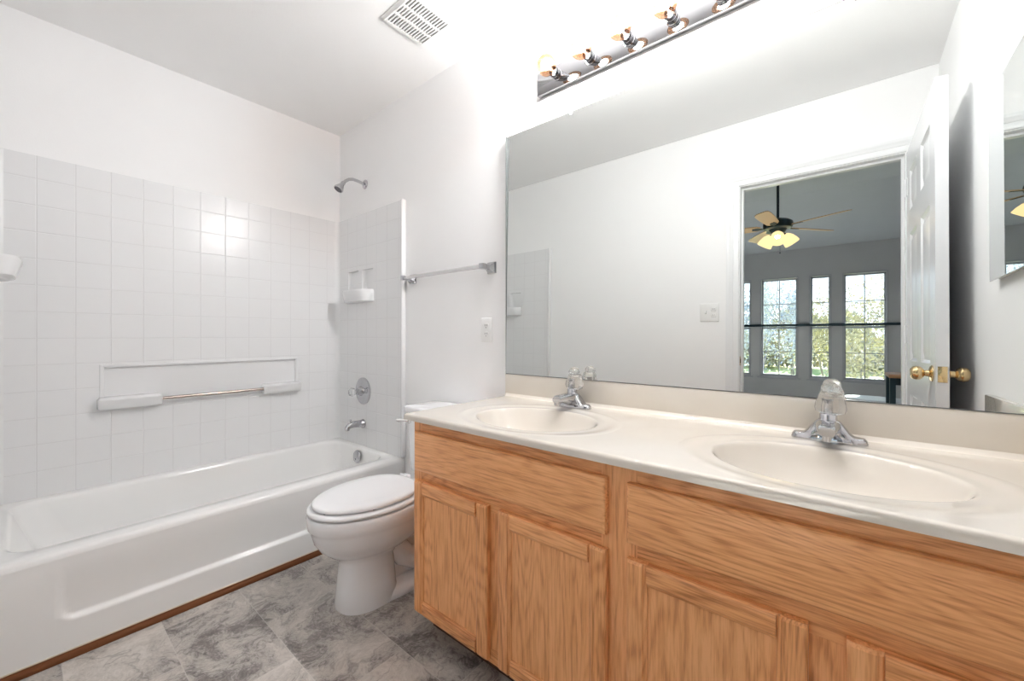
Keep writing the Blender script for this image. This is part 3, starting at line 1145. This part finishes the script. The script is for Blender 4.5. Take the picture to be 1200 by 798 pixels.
def make_faucet(x, y, label):
    f = thing('faucet', (x, y, KZ), label, 'faucet', 'chrome faucets on the vanity counter')
    z = KZ + 0.0006
    # winged base: wide foot narrowing to a tower
    m = MB()
    rs = []
    for (rx, ry, h, pw) in ((0.078, 0.0265, 0.0, 2.6), (0.0785, 0.027, 0.004, 2.6), (0.077, 0.026, 0.010, 2.5), (0.072, 0.024, 0.016, 2.4)):
        rs.append(oval(x, y, rx, ry, z + h, 48, pw))
    m.rings(rs)
    # sweeping shoulder made from cross sections along x
    secs = []
    nn = 33
    for i in range(nn):
        u = -1 + 2 * i / (nn - 1)
        xx = x + 0.0735 * u
        a = abs(u)
        hgt = 0.016 + 0.036 * (1 - smooth((a - 0.24) / 0.52)) + 0.003 * (1 - a)
        wd = 0.0235 * (1 - 0.55 * a ** 4) if a > 0.5 else 0.0235
        if a > 0.97: hgt = 0.012; wd *= 0.6
        ring = []
        for k in range(13):
            t_ = PI * k / 12
            ring.append(Vector((xx, y + wd * math.copysign(abs(math.cos(t_)) ** 0.6, math.cos(t_)), z + 0.010 + (hgt - 0.010) * math.sin(t_) ** 0.7)))
        secs.append(ring)
    m.rings(secs)
    m.build('faucet_base', CHROME, f, angle=60)
    # spout
    m = MB()
    secs = []
    for (yy, zz, hw, hh) in ((0.012, 0.028, 0.026, 0.022), (-0.010, 0.031, 0.0275, 0.024), (-0.030, 0.034, 0.0265, 0.023), (-0.055, 0.039, 0.0235, 0.017),
                             (-0.080, 0.042, 0.0205, 0.0135), (-0.100, 0.042, 0.0185, 0.0125), (-0.108, 0.041, 0.0165, 0.0105)):
        secs.append([Vector((x + hw * math.copysign(abs(math.cos(a)) ** 0.7, math.cos(a)), y + yy, z + zz + hh * math.copysign(abs(math.sin(a)) ** 0.7, math.sin(a))))
                     for a in (2 * PI * k / 24 for k in range(24))])
    m.rings(secs)
    m.build('spout', CHROME, f, angle=60)
    MB().cyl((x, y - 0.096, z + 0.034), (x, y - 0.096, z + 0.018), 0.0095, 0.0090, n=18).build('aerator', CHROME, f)
    MB().lathe([(0.020, 0.046), (0.0205, 0.054), (0.0185, 0.058), (0.0185, 0.068), (0.016, 0.071), (0.0, 0.071)], (x, y, z), (0, 0, 1), 28).build('collar', CHROME, f)
    m = MB()
    ax = Vector((0.05, 0.10, 1)).normalized()
    m.lathe([(0.0, 0.068), (0.020, 0.068), (0.031, 0.073), (0.034, 0.084), (0.032, 0.096), (0.0285, 0.108), (0.025, 0.120), (0.020, 0.127), (0.0, 0.128)], (x, y, z), ax, 12)
    # raised lobe of the handle
    m.lathe([(0.0, 0.0), (0.018, 0.0), (0.022, 0.010), (0.018, 0.020), (0.008, 0.026), (0.0, 0.027)], Vector((x + 0.004, y + 0.006, z + 0.124)), Vector((0.18, -0.1, 1)), 8)
    m.build('acrylic_handle', ACRYL, f, smooth=False)
    MB().lathe([(0.0, 0.070), (0.009, 0.070), (0.0075, 0.095), (0.010, 0.104), (0.0, 0.105)], (x, y, z), (0, 0, 1), 16).build('handle_core', CHROME, f)
    MB().cyl((x, y + 0.020, z + 0.020), (x, y + 0.022, z + 0.060), 0.002, n=8).sphere((x, y + 0.022, z + 0.063), 0.0048, 10, 8).build('lift_rod', CHROME, f)
    return f


make_faucet(1.930, -0.088, 'chrome faucet with clear knob at the basin nearer the toilet')
make_faucet(2.690, -0.088, 'chrome faucet with clear knob at the basin farther from the toilet')

# ------------------------------------------------------------------ toilet
TX = 1.228
tl = thing('toilet', (TX, -0.36, 0), 'white two-piece toilet with an elongated bowl and closed lid', 'toilet')
n = 56
m = MB()
# bowl and front pedestal, one surface
E_ = lambda w, yb, bk, fr, z, p=2.0, pf=2.0: egg(TX, yb, w, bk, fr, z, n, p, pf)
m.rings([
    E_(0.106, -0.50, 0.09, 0.142, 0.000, 2.6, 2.3),
    E_(0.107, -0.50, 0.09, 0.143, 0.010, 2.6, 2.3),
    E_(0.100, -0.50, 0.085, 0.137, 0.060, 2.6, 2.3),
    E_(0.092, -0.50, 0.08, 0.130, 0.130, 2.6, 2.3),
    E_(0.088, -0.50, 0.08, 0.128, 0.175, 2.5, 2.2),
    E_(0.094, -0.495, 0.10, 0.140, 0.196, 2.4, 2.1),
    E_(0.120, -0.48, 0.15, 0.190, 0.216, 2.3, 2.0),
    E_(0.148, -0.475, 0.19, 0.226, 0.245, 2.2, 2.0),
    E_(0.168, -0.472, 0.22, 0.252, 0.280, 2.2, 2.0),
    E_(0.178, -0.47, 0.235, 0.264, 0.315, 2.2, 2.0),
    E_(0.182, -0.47, 0.24, 0.269, 0.330, 2.2, 2.0),
    E_(0.188, -0.47, 0.24, 0.276, 0.338, 2.2, 2.0),
    E_(0.190, -0.47, 0.24, 0.278, 0.375, 2.2, 2.0),
    E_(0.186, -0.47, 0.24, 0.274, 0.383, 2.2, 2.0),
    E_(0.170, -0.47, 0.22, 0.256, 0.385, 2.2, 2.0)])
# deck behind the bowl
m.rings([rrect(TX - 0.10, TX + 0.10, -0.30, -0.035, 0.30, 0.03, 6), rrect(TX - 0.125, TX + 0.125, -0.32, -0.03, 0.345, 0.03, 6),
         rrect(TX - 0.13, TX + 0.13, -0.32, -0.03, 0.375, 0.03, 6), rrect(TX - 0.122, TX + 0.122, -0.315, -0.035, 0.383, 0.03, 6)])
# foot at the back
m.rings([E_(0.116, -0.38, 0.26, 0.20, 0.0, 3.0, 2.2), E_(0.117, -0.38, 0.26, 0.20, 0.012, 3.0, 2.2), E_(0.108, -0.38, 0.25, 0.18, 0.030, 3.0, 2.2), E_(0.075, -0.38, 0.24, 0.16, 0.046, 3.0, 2.2)])
# trapway bulging out on both sides
for sx in (-1, 1):
    pts = [(TX + sx * 0.030, -0.44, 0.22), (TX + sx * 0.048, -0.38, 0.130), (TX + sx * 0.052, -0.33, 0.095), (TX + sx * 0.052, -0.27, 0.110),
           (TX + sx * 0.050, -0.22, 0.170), (TX + sx * 0.048, -0.19, 0.235), (TX + sx * 0.045, -0.16, 0.28), (TX + sx * 0.04, -0.10, 0.31)]
    m.tube(pts, [0.045, 0.047, 0.048, 0.050, 0.052, 0.050, 0.048, 0.045], 18)
m.rings([rrect(TX - 0.05, TX + 0.05, -0.46, -0.10, 0.03, 0.03, 6), rrect(TX - 0.04, TX + 0.04, -0.46, -0.10, 0.34, 0.03, 6)])
m.build('bowl', PORC, tl, angle=55)
# tank
m = MB()


def trr(dx, yf, z, r=0.035):
    return rrect(TX - dx, TX + dx, yf, -0.018, z, r, 7)


m.rings([trr(0.160, -0.180, 0.384, 0.03), trr(0.172, -0.192, 0.392), trr(0.177, -0.198, 0.45), trr(0.184, -0.206, 0.60), trr(0.187, -0.208, 0.672), trr(0.182, -0.204, 0.678)])
m.build('tank', PORC, tl, angle=50)
m = MB()
m.rings([trr(0.188, -0.210, 0.6785), trr(0.196, -0.217, 0.683), trr(0.197, -0.218, 0.700), trr(0.194, -0.215, 0.708), trr(0.184, -0.205, 0.712), trr(0.11, -0.15, 0.7135, 0.03)])
m.build('tank_lid', PORC, tl, angle=50)
m = MB()
m.lathe([(0.014, 0.0), (0.014, 0.005), (0.009, 0.010), (0, 0.010)], (TX - 0.145, -0.2075, 0.640), (0, -1, 0), 18)
m.tube([(TX - 0.145, -0.2180, 0.640), (TX - 0.170, -0.2240, 0.639), (TX - 0.205, -0.2280, 0.636), (TX - 0.215, -0.2280, 0.636)], [0.0055, 0.006, 0.008, 0.007], 10)
tag(m.build('flush_lever', simple('pale_chrome_lever', (0.80, 0.80, 0.80), 0.2, metal=0.5), tl), 'pale flush lever on the tank front')
# seat ring and lid
m = MB()
S_ = lambda g, z: egg(TX, -0.50, 0.183 - g, 0.205 - g, 0.246 - g, z, n, 2.35, 2.0)
m.rings([S_(0.010, 0.3885), S_(0.003, 0.3895), S_(0.0, 0.393), S_(0.0, 0.3985), S_(0.004, 0.4035), S_(0.014, 0.4055), S_(0.070, 0.4055), S_(0.078, 0.400), S_(0.078, 0.3900), S_(0.07, 0.3875), ][:10], cap0=False, cap1=False)
m.rings([S_(0.07, 0.3875), S_(0.010, 0.3875)], cap0=False, cap1=False)
m.build('seat', SEATM, tl, angle=50)
m = MB()
m.rings([S_(0.022, 0.4105), S_(0.018, 0.4110), S_(0.0165, 0.4145), S_(0.0165, 0.4190), S_(0.020, 0.4235), S_(0.030, 0.4260), S_(0.070, 0.4280), S_(0.130, 0.4290)])
m.build('lid', SEATM, tl, angle=50)
for sx in (-0.075, 0.075):
    m = MB()
    m.box(TX + sx - 0.020, TX + sx + 0.020, -0.300, -0.262, 0.384, 0.412, 0.009, 4)
    m.cyl((TX + sx - 0.022, -0.290, 0.408), (TX + sx + 0.022, -0.290, 0.408), 0.008, n=14)
    m.build('seat_hinge', SEATM, tl)
for sx in (-0.095, 0.095):
    MB().lathe([(0.013, 0.0), (0.013, 0.004), (0.011, 0.012), (0.006, 0.017), (0, 0.018)], (TX + sx, -0.315, 0.020), (0, 0, 1), 18).build('bolt_cap', PORC, tl)
for a in (-75, -105, -20, 200):
    t_ = R(a)
    xx, yy = TX + 0.150 * math.cos(t_), -0.50 + (0.215 if a < 0 else 0.18) * math.sin(t_)
    MB().box(xx - 0.006, xx + 0.006, yy - 0.006, yy + 0.006, 0.4050, 0.4112, 0.001).build('seat_bumper', RUBBER, tl)

# ------------------------------------------------------------------ mirrored medicine cabinet on the right wall
mc = thing('medicine_cabinet', (XR - 0.001, -0.23, 1.49), 'mirror-fronted medicine cabinet on the right wall, seen in the big mirror', 'cabinet')
my0, my1, mcz0, mcz1 = -0.492, -0.040, 1.228, 1.790
MB().box(XR - 0.016, XR - 0.001, my0 + 0.006, my1 - 0.006, mcz0 + 0.006, mcz1 - 0.006, 0.001).build('cabinet_box', WPLAST, mc)
m = MB()
xf = XR - 0.0165
rs = []
for d, x in ((0, xf), (0, xf - 0.0045), (0.0005, xf - 0.0050)):
    rs.append([Vector((x, my0 + d, mcz0 + d)), Vector((x, my1 - d, mcz0 + d)), Vector((x, my1 - d, mcz1 - d)), Vector((x, my0 + d, mcz1 - d))])
m.rings(rs)
m.build('mirror_door', MIRROR, mc, smooth=False)
m = MB()
m.box(xf - 0.0045, xf + 0.001, my0 - 0.0015, my0, mcz0, mcz1)
m.box(xf - 0.0045, xf + 0.001, my0 - 0.0015, my1, mcz1, mcz1 + 0.0015)
m.build('edge_strip', edge, mc)

# ------------------------------------------------------------------ six-panel door, open against the right wall
DW = 0.745
dr = thing('door_1', (2.962, WF + 0.004, 0.0), 'white six-panel door standing open against the right wall', 'door', kind='structure', rotz=R(-1.1))
# local frame: leaf runs along +y from the hinge, thickness +x
DZ0, DZ1 = 0.010, 2.025
m = MB()
TH = 0.035
y_lines = [0.0, 0.105, 0.105 + 0.215, DW - 0.105 - 0.215, DW - 0.105, DW]
PANELS = [(0.22, 0.80), (0.965, 1.585), (1.70, 1.90)]


def door_face(side):
    xs_ = 0.0 if side < 0 else TH
    sg = 1 if side < 0 else -1      # direction into the wood

    def rect(y0, y1, z0, z1, x):
        return [Vector((x, y0, z0)), Vector((x, y1, z0)), Vector((x, y1, z1)), Vector((x, y0, z1))]
    cols = ((y_lines[1], y_lines[2]), (y_lines[3], y_lines[4]))
    # flat framework pieces
    def quad(y0, y1, z0, z1):
        m.rings([rect(y0, y1, z0, z1, xs_), ], cap0=True, cap1=False)
    ycuts = [0, cols[0][0], cols[0][1], cols[1][0], cols[1][1], DW]
    zcuts = [DZ0] + [v for p_ in PANELS for v in p_] + [DZ1]
    for i in range(5):
        for j in range(len(zcuts) - 1):
            hole = (i in (1, 3)) and (j in (1, 3, 5))
            if not hole:
                quad(ycuts[i], ycuts[i + 1], zcuts[j], zcuts[j + 1])
    for (a, b_) in cols:
        for (c_, d_) in PANELS:
            prof = [(0.0, 0.0), (0.004, 0.004), (0.012, 0.0085), (0.020, 0.0085), (0.042, 0.0025), (0.048, 0.0015)]
            m.rings([rect(a + q_, b_ - q_, c_ + q_, d_ - q_, xs_ + sg * h) for q_, h in prof], cap0=False, cap1=True)


door_face(-1)
door_face(1)
m.rings([[Vector((0, 0, DZ0)), Vector((0, DW, DZ0)), Vector((0, DW, DZ1)), Vector((0, 0, DZ1))],
         [Vector((TH, 0, DZ0)), Vector((TH, DW, DZ0)), Vector((TH, DW, DZ1)), Vector((TH, 0, DZ1))]], cap0=False, cap1=False)
m.build('door_leaf', DOORP, dr, local=True, angle=20)
KY, KZz = DW - 0.062, 0.930
for s_, xx in ((-1, 0.0), (1, TH)):
    m = MB()
    m.lathe([(0.031, 0.0), (0.031, 0.003), (0.026, 0.007), (0.014, 0.010), (0.012, 0.014), (0.012, 0.022), (0.019, 0.026), (0.0255, 0.034), (0.0265, 0.044),
             (0.0235, 0.054), (0.016, 0.060), (0.0, 0.060)], (xx + s_ * 0.0003, KY, KZz), (s_, 0, 0), 28)
    m.build('door_knob', BRASS, dr, local=True)
m = MB()
m.box(0.005, TH - 0.005, DW - 0.0005, DW + 0.0020, KZz - 0.029, KZz + 0.029, 0.0008)
m.cyl((TH / 2, DW, KZz), (TH / 2, DW + 0.008, KZz), 0.008, n=16)
m.build('latch_plate', BRASS, dr, local=True)
for zz in (0.25, 1.05, 1.80):
    MB().cyl((-0.004, -0.004, zz), (-0.004, -0.004, zz + 0.09), 0.0055, n=12).box(-0.002, 0.0, 0.0, 0.03, zz, zz + 0.09).build('hinge', DOORP, dr, local=True)

# ------------------------------------------------------------------ bedroom beyond the doorway (seen in the mirror)
BY0, BY1 = WF - T, -6.2
BX0, BX1 = 0.2, 4.6
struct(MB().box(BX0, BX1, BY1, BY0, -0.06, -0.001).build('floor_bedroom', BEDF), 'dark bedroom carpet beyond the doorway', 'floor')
WIN = [(1.06, 1.523), (1.643, 2.152), (2.279, 2.553), (2.670, 3.163)]
WZ0, WZ1 = 0.54, 2.105
m = MB()
ycut = [(BX0, WIN[0][0])] + [(WIN[i][1], WIN[i + 1][0]) for i in range(3)] + [(WIN[3][1], BX1)]
for a, b_ in ycut:
    m.box(a, b_, BY1 - 0.14, BY1, WZ0, WZ1)
m.box(BX0, BX1, BY1 - 0.14, BY1, 0, WZ0)
m.box(BX0, BX1, BY1 - 0.14, BY1, WZ1, 2.53)
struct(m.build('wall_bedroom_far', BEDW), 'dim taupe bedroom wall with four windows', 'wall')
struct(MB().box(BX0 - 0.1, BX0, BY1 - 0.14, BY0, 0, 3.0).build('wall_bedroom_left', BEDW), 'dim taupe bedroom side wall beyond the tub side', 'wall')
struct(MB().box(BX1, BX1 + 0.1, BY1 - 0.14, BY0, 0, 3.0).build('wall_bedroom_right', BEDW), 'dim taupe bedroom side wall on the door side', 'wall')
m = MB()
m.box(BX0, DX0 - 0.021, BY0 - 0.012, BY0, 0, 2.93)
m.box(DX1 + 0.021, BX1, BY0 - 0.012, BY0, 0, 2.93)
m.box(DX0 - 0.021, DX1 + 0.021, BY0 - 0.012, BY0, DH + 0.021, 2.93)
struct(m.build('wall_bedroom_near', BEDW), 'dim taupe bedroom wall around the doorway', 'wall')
m = MB()
prof = [(BY0, 2.93), (-4.75, 2.93), (BY1 - 0.14, 2.49), (BY1 - 0.14, 2.62), (-4.75, 3.06), (BY0, 3.06)]
m.rings([[Vector((BX0, y, z)) for y, z in prof], [Vector((BX1, y, z)) for y, z in prof]])
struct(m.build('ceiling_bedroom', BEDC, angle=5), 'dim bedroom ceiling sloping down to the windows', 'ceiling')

for i, (a, b_) in enumerate(WIN):
    cols = 1 if i == 2 else 2
    wnd = thing('window_%d' % (i + 1), ((a + b_) / 2, BY1 - 0.07, WZ0), ['bedroom window partly hidden behind the door casing', 'two-column bedroom window left of the narrow one',
                'narrow single-column bedroom window', 'two-column bedroom window nearest the open door'][i], 'window', kind='structure')
    m = MB()
    f = 0.018
    m.box(a, b_, BY1 - 0.13, BY1 + 0.012, WZ0, WZ0 + f)
    m.box(a, b_, BY1 - 0.13, BY1 + 0.012, WZ1 - f, WZ1)
    m.box(a, a + f, BY1 - 0.13, BY1 + 0.012, WZ0 + f, WZ1 - f)
    m.box(b_ - f, b_, BY1 - 0.13, BY1 + 0.012, WZ0 + f, WZ1 - f)
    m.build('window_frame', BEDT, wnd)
    MB().box(a - 0.03, b_ + 0.03, BY1, BY1 + 0.035, WZ0 - 0.025, WZ0 - 0.001, 0.004).build('window_sill', BEDT, wnd)
    zm = (WZ0 + WZ1) / 2 + 0.01
    for (z0, z1, yy) in ((WZ0 + f, zm, BY1 - 0.055), (zm - 0.03, WZ1 - f, BY1 - 0.085)):
        m = MB()
        r = 0.022
        x0, x1 = a + f, b_ - f
        m.box(x0, x1, yy - 0.012, yy + 0.012, z0, z0 + r + 0.008)
        m.box(x0, x1, yy - 0.012, yy + 0.012, z1 - r, z1)
        m.box(x0, x0 + r, yy - 0.012, yy + 0.012, z0, z1)
        m.box(x1 - r, x1, yy - 0.012, yy + 0.012, z0, z1)
        for c_ in range(1, cols):
            xc = x0 + (x1 - x0) * c_ / cols
            m.box(xc - 0.006, xc + 0.006, yy - 0.006, yy + 0.006, z0, z1)
        zc = (z0 + z1) / 2
        m.box(x0, x1, yy - 0.0055, yy + 0.0055, zc - 0.006, zc + 0.006)
        s_ = m.build('sash', BEDT, wnd)
        MB().box(x0 + 0.01, x1 - 0.01, yy - 0.002, yy + 0.002, z0 + 0.01, z1 - 0.01).build('pane', PANE, s_)

# dark level rail in front of the windows
rl = thing('window_rail', (2.4, BY1 + 0.03, 1.32), 'long dark level rail across the middle of the bedroom windows', 'rail')
MB().box(0.6, 4.4, BY1 + 0.03, BY1 + 0.055, 1.335, 1.372, 0.003).build('rail', BRONZE, rl)
for x in (0.62, 2.22, 4.38):
    MB().box(x - 0.012, x + 0.012, BY1 + 0.001, BY1 + 0.03, 1.338, 1.368, 0.002).build('bracket', BRONZE, rl)

# ceiling fan
FX, FY, FZ = 2.150, -3.80, 2.33
fan = thing('ceiling_fan', (FX, FY, 2.93), 'dark ceiling fan with pale wood blades and lit glass shades in the bedroom', 'ceiling fan')
m = MB().lathe([(0.065, 0.0), (0.065, 0.02), (0.03, 0.06), (0.0, 0.06)], (FX, FY, 2.929), (0, 0, -1), 24)
m.build('canopy', BRONZE, fan)
MB().cyl((FX, FY, 2.88), (FX, FY, FZ + 0.06), 0.013, n=12).build('downrod', BRONZE, fan)
m = MB().lathe([(0.0, -0.085), (0.06, -0.085), (0.075, -0.06), (0.085, -0.045), (0.125, -0.035), (0.14, 0.0), (0.135, 0.03), (0.10, 0.055), (0.04, 0.075), (0, 0.078)], (FX, FY, FZ), (0, 0, 1), 32)
m.build('motor_housing', BRONZE, fan)
for k in range(5):
    a = R(72 * k + 168)
    rot = Matrix.Rotation(a, 3, 'Z') @ Matrix.Rotation(R(-13), 3, 'X')
    m = MB()
    pts = []
    for (d, hw) in ((0.16, 0.035), (0.20, 0.055), (0.35, 0.064), (0.56, 0.068), (0.63, 0.060), (0.655, 0.035)):
        pts.append((d, hw))
    rs = []
    for d, hw in pts:
        rs.append([Vector((d, -hw, -0.0035)), Vector((d, hw, -0.0035)), Vector((d, hw, 0.0035)), Vector((d, -hw, 0.0035))])
    m.rings(rs)
    for v in m.bm.verts: v.co = rot @ v.co + Vector((FX, FY, FZ - 0.02))
    bd = m.build('blade', BLADE, fan, angle=20)
    m = MB()
    rs = [[Vector((d, -hw, -0.008)), Vector((d, hw, -0.008)), Vector((d, hw, -0.003)), Vector((d, -hw, -0.003))] for d, hw in ((0.07, 0.02), (0.14, 0.013), (0.19, 0.03), (0.24, 0.02))]
    m.rings(rs)
    for v in m.bm.verts: v.co = rot @ v.co + Vector((FX, FY, FZ - 0.02))
    m.build('blade_bracket', BRONZE, bd, angle=20)
for k in range(3):
    a = R(120 * k + 205)
    dx_, dy_ = math.cos(a), math.sin(a)
    c0 = Vector((FX + 0.075 * dx_, FY + 0.075 * dy_, FZ - 0.095))
    ax = Vector((dx_ * 0.75, dy_ * 0.75, -1)).normalized()
    sh_ = MB().lathe([(0.020, 0.0), (0.034, 0.01), (0.055, 0.04), (0.070, 0.085), (0.075, 0.125), (0.071, 0.125), (0.065, 0.085), (0.050, 0.042), (0.020, 0.014)], c0, ax, 24)
    s_ = sh_.build('lamp_shade', SHADEM, fan, angle=60)
    MB().sphere(c0 + ax * 0.060, 0.024, 14, 8).build('bulb', emit('fan_bulb_glow', (1.0, 0.85, 0.6), FAN_E) if k == 0 else bpy.data.materials['fan_bulb_glow'], s_)
    MB().cyl((FX, FY, FZ - 0.075), c0, 0.014, n=12).build('lamp_arm', BRONZE, fan)
MB().cyl((FX + 0.02, FY, FZ - 0.085), (FX + 0.02, FY, FZ - 0.30), 0.0015, n=6).sphere((FX + 0.02, FY, FZ - 0.30), 0.007, 8, 6).build('pull_chain', BRONZE, fan)

# console table end near the doorway, low white round table further in
ctb = thing('console_table', (3.35, -2.30, 0), 'wooden console table end just inside the bedroom', 'table')
MB().box(2.93, 3.75, -2.48, -2.12, 0.835, 0.858, 0.003).build('table_top', simple('warm_brown_wood', (0.36, 0.19, 0.09), 0.4), ctb)
for x in (2.948, 3.72):
    for y in (-2.46, -2.14):
        MB().box(x - 0.014, x + 0.014, y - 0.014, y + 0.014, 0.0, 0.8345).build('leg', BRONZE, ctb)
MB().box(2.963, 3.705, -2.468, -2.452, 0.77, 0.834).build('apron', BRONZE, ctb)
rt = thing('round_table', (2.93, -3.75, 0), 'low white round table in the bedroom', 'table')
MB().lathe([(0.0, 0.0), (0.235, 0.0), (0.245, 0.008), (0.245, 0.018), (0.237, 0.025), (0, 0.025)], (2.93, -3.75, 0.525), (0, 0, 1), 48).build('table_top', STAINW, rt)
for k in range(3):
    a = R(120 * k + 30)
    MB().cyl((2.93 + 0.12 * math.cos(a), -3.75 + 0.12 * math.sin(a), 0.524), (2.93 + 0.19 * math.cos(a), -3.75 + 0.19 * math.sin(a), 0.0), 0.014, 0.010, n=10).build('leg', STAINW, rt)

# ------------------------------------------------------------------ garden outside the bedroom windows
m = MB()
gx = [-14 + 2 * i for i in range(20)]
gy = [-40 + 2 * i for i in range(17)]
rg = random.Random(3)
hts = {}


def gh(x, y):
    far = max(0, (-9 - y)) / 30
    return Vector((x, y if y < -7 else -6.5, -0.35 + 0.9 * far + 0.12 * math.sin(x * 1.3 + y)))


m.sheet(gx, gy, gh)
struct(m.build('ground', GRASSM), 'sunlit yellow-green grass outside the bedroom windows', 'grass')


def tree(x, y, h, rad, seed, leaf, label):
    rnd = random.Random(seed)
    root = thing('garden_tree', (x, y, -0.35), label, 'tree', 'trees outside the bedroom windows')
    m = MB()
    tips = []

    def squeeze(p):
        d = math.hypot(p.x - x, p.y - y)
        if d < 1e-4: return p
        k = rad * math.tanh(d / rad) / d
        return Vector((x + (p.x - x) * k, y + (p.y - y) * k, p.z))

    def grow(p, d, ln, r, lev):
        pts, rr = [p], [r]
        for s_ in range(3):
            d = (d + Vector((rnd.uniform(-.25, .25), rnd.uniform(-.25, .25), rnd.uniform(-.05, .18)))).normalized()
            p = p + d * ln / 3
            pts.append(p)
            rr.append(r * (1 - 0.2 * (s_ + 1)))
        m.tube([squeeze(q_) for q_ in pts], rr, 4 if lev > 1 else 6)
        tips.extend(pts[1:] if lev else pts[2:])
        if lev >= 3: return
        for _ in range(4 if lev else 7):
            nd = (d * 0.45 + Vector((rnd.uniform(-1, 1), rnd.uniform(-1, 1), rnd.uniform(-0.35, 0.6)))).normalized()
            k = rnd.randint(1, 3)
            grow(pts[k], nd, ln * rnd.uniform(0.55, 0.72), max(rr[k] * 0.5, 0.004), lev + 1)
    grow(Vector((x, y, -0.45)), Vector((0, 0, 1)), h * 0.5, h * 0.011, 0)
    m.build('trunk', BARK, root, smooth=False)
    m = MB()
    for tpt in tips:
        for _ in range(6):
            c_ = squeeze(tpt + Vector((rnd.gauss(0, .16), rnd.gauss(0, .16), rnd.gauss(0, .22))))
            s_ = rnd.uniform(0.02, 0.05)
            u = Vector((rnd.gauss(0, 1), rnd.gauss(0, 1), rnd.gauss(0, 1))).normalized()
            v = u.orthogonal().normalized()
            vs_ = [m.bm.verts.new(c_ + q_) for q_ in (u * s_, v * s_ * .6, -u * s_, -v * s_ * .6)]
            m.bm.faces.new(vs_)
    m.build('foliage', leaf, root, smooth=False)
    return root


spots = [(-0.55, -9.6, 3.6, 0.72, 'small garden tree before the window behind the door casing'),
         (1.15, -9.9, 3.4, 0.75, 'small leafy tree close behind the two-column window left of the narrow one'),
         (2.95, -10.2, 2.6, 0.70, 'low thin tree close behind the window nearest the open door'),
         (0.15, -12.6, 5.2, 0.95, 'mid-distance tree with bluish leaves on the casing side'),
         (2.25, -12.9, 3.4, 0.90, 'mid-distance thin tree behind the narrow window'),
         (4.35, -12.7, 5.0, 0.95, 'mid-distance tree toward the open door side'),
         (-1.6, -16.6, 7.0, 1.3, 'tall far tree on the casing side of the windows'),
         (1.2, -16.9, 6.6, 1.2, 'tall far tree behind the middle windows'),
         (4.1, -16.8, 4.2, 1.3, 'far tree behind the window nearest the open door')]
for i, (x, y, h, r_, lab) in enumerate(spots):
    tree(x, y, h, r_, 40 + i, LEAF2 if i in (0, 1, 3, 6, 7) else LEAFM, lab)

# tangled brush along the back of the garden
rb_ = random.Random(5)
m = MB()
for _ in range(16000):
    x = rb_.uniform(-9, 9)
    top = 2.1 + 0.6 * math.sin(x * 1.1) + 0.4 * math.sin(x * 2.7)
    z = 0.15 + (top) * rb_.random() ** 1.3
    c_ = Vector((x, -22 + rb_.gauss(0, .5), z))
    s_ = rb_.uniform(0.05, 0.13)
    u = Vector((rb_.gauss(0, 1), rb_.gauss(0, 1), rb_.gauss(0, 1.6))).normalized()
    v = u.orthogonal().normalized()
    m.bm.faces.new([m.bm.verts.new(c_ + q_) for q_ in (u * s_ * 1.5, v * s_ * .5, -u * s_ * 1.5, -v * s_ * .5)])
tag(m.build('brush', LEAFM, None, origin=(0, -22, 0), smooth=False), 'tangle of pale autumn brush along the back of the garden', 'brush', None, 'stuff')
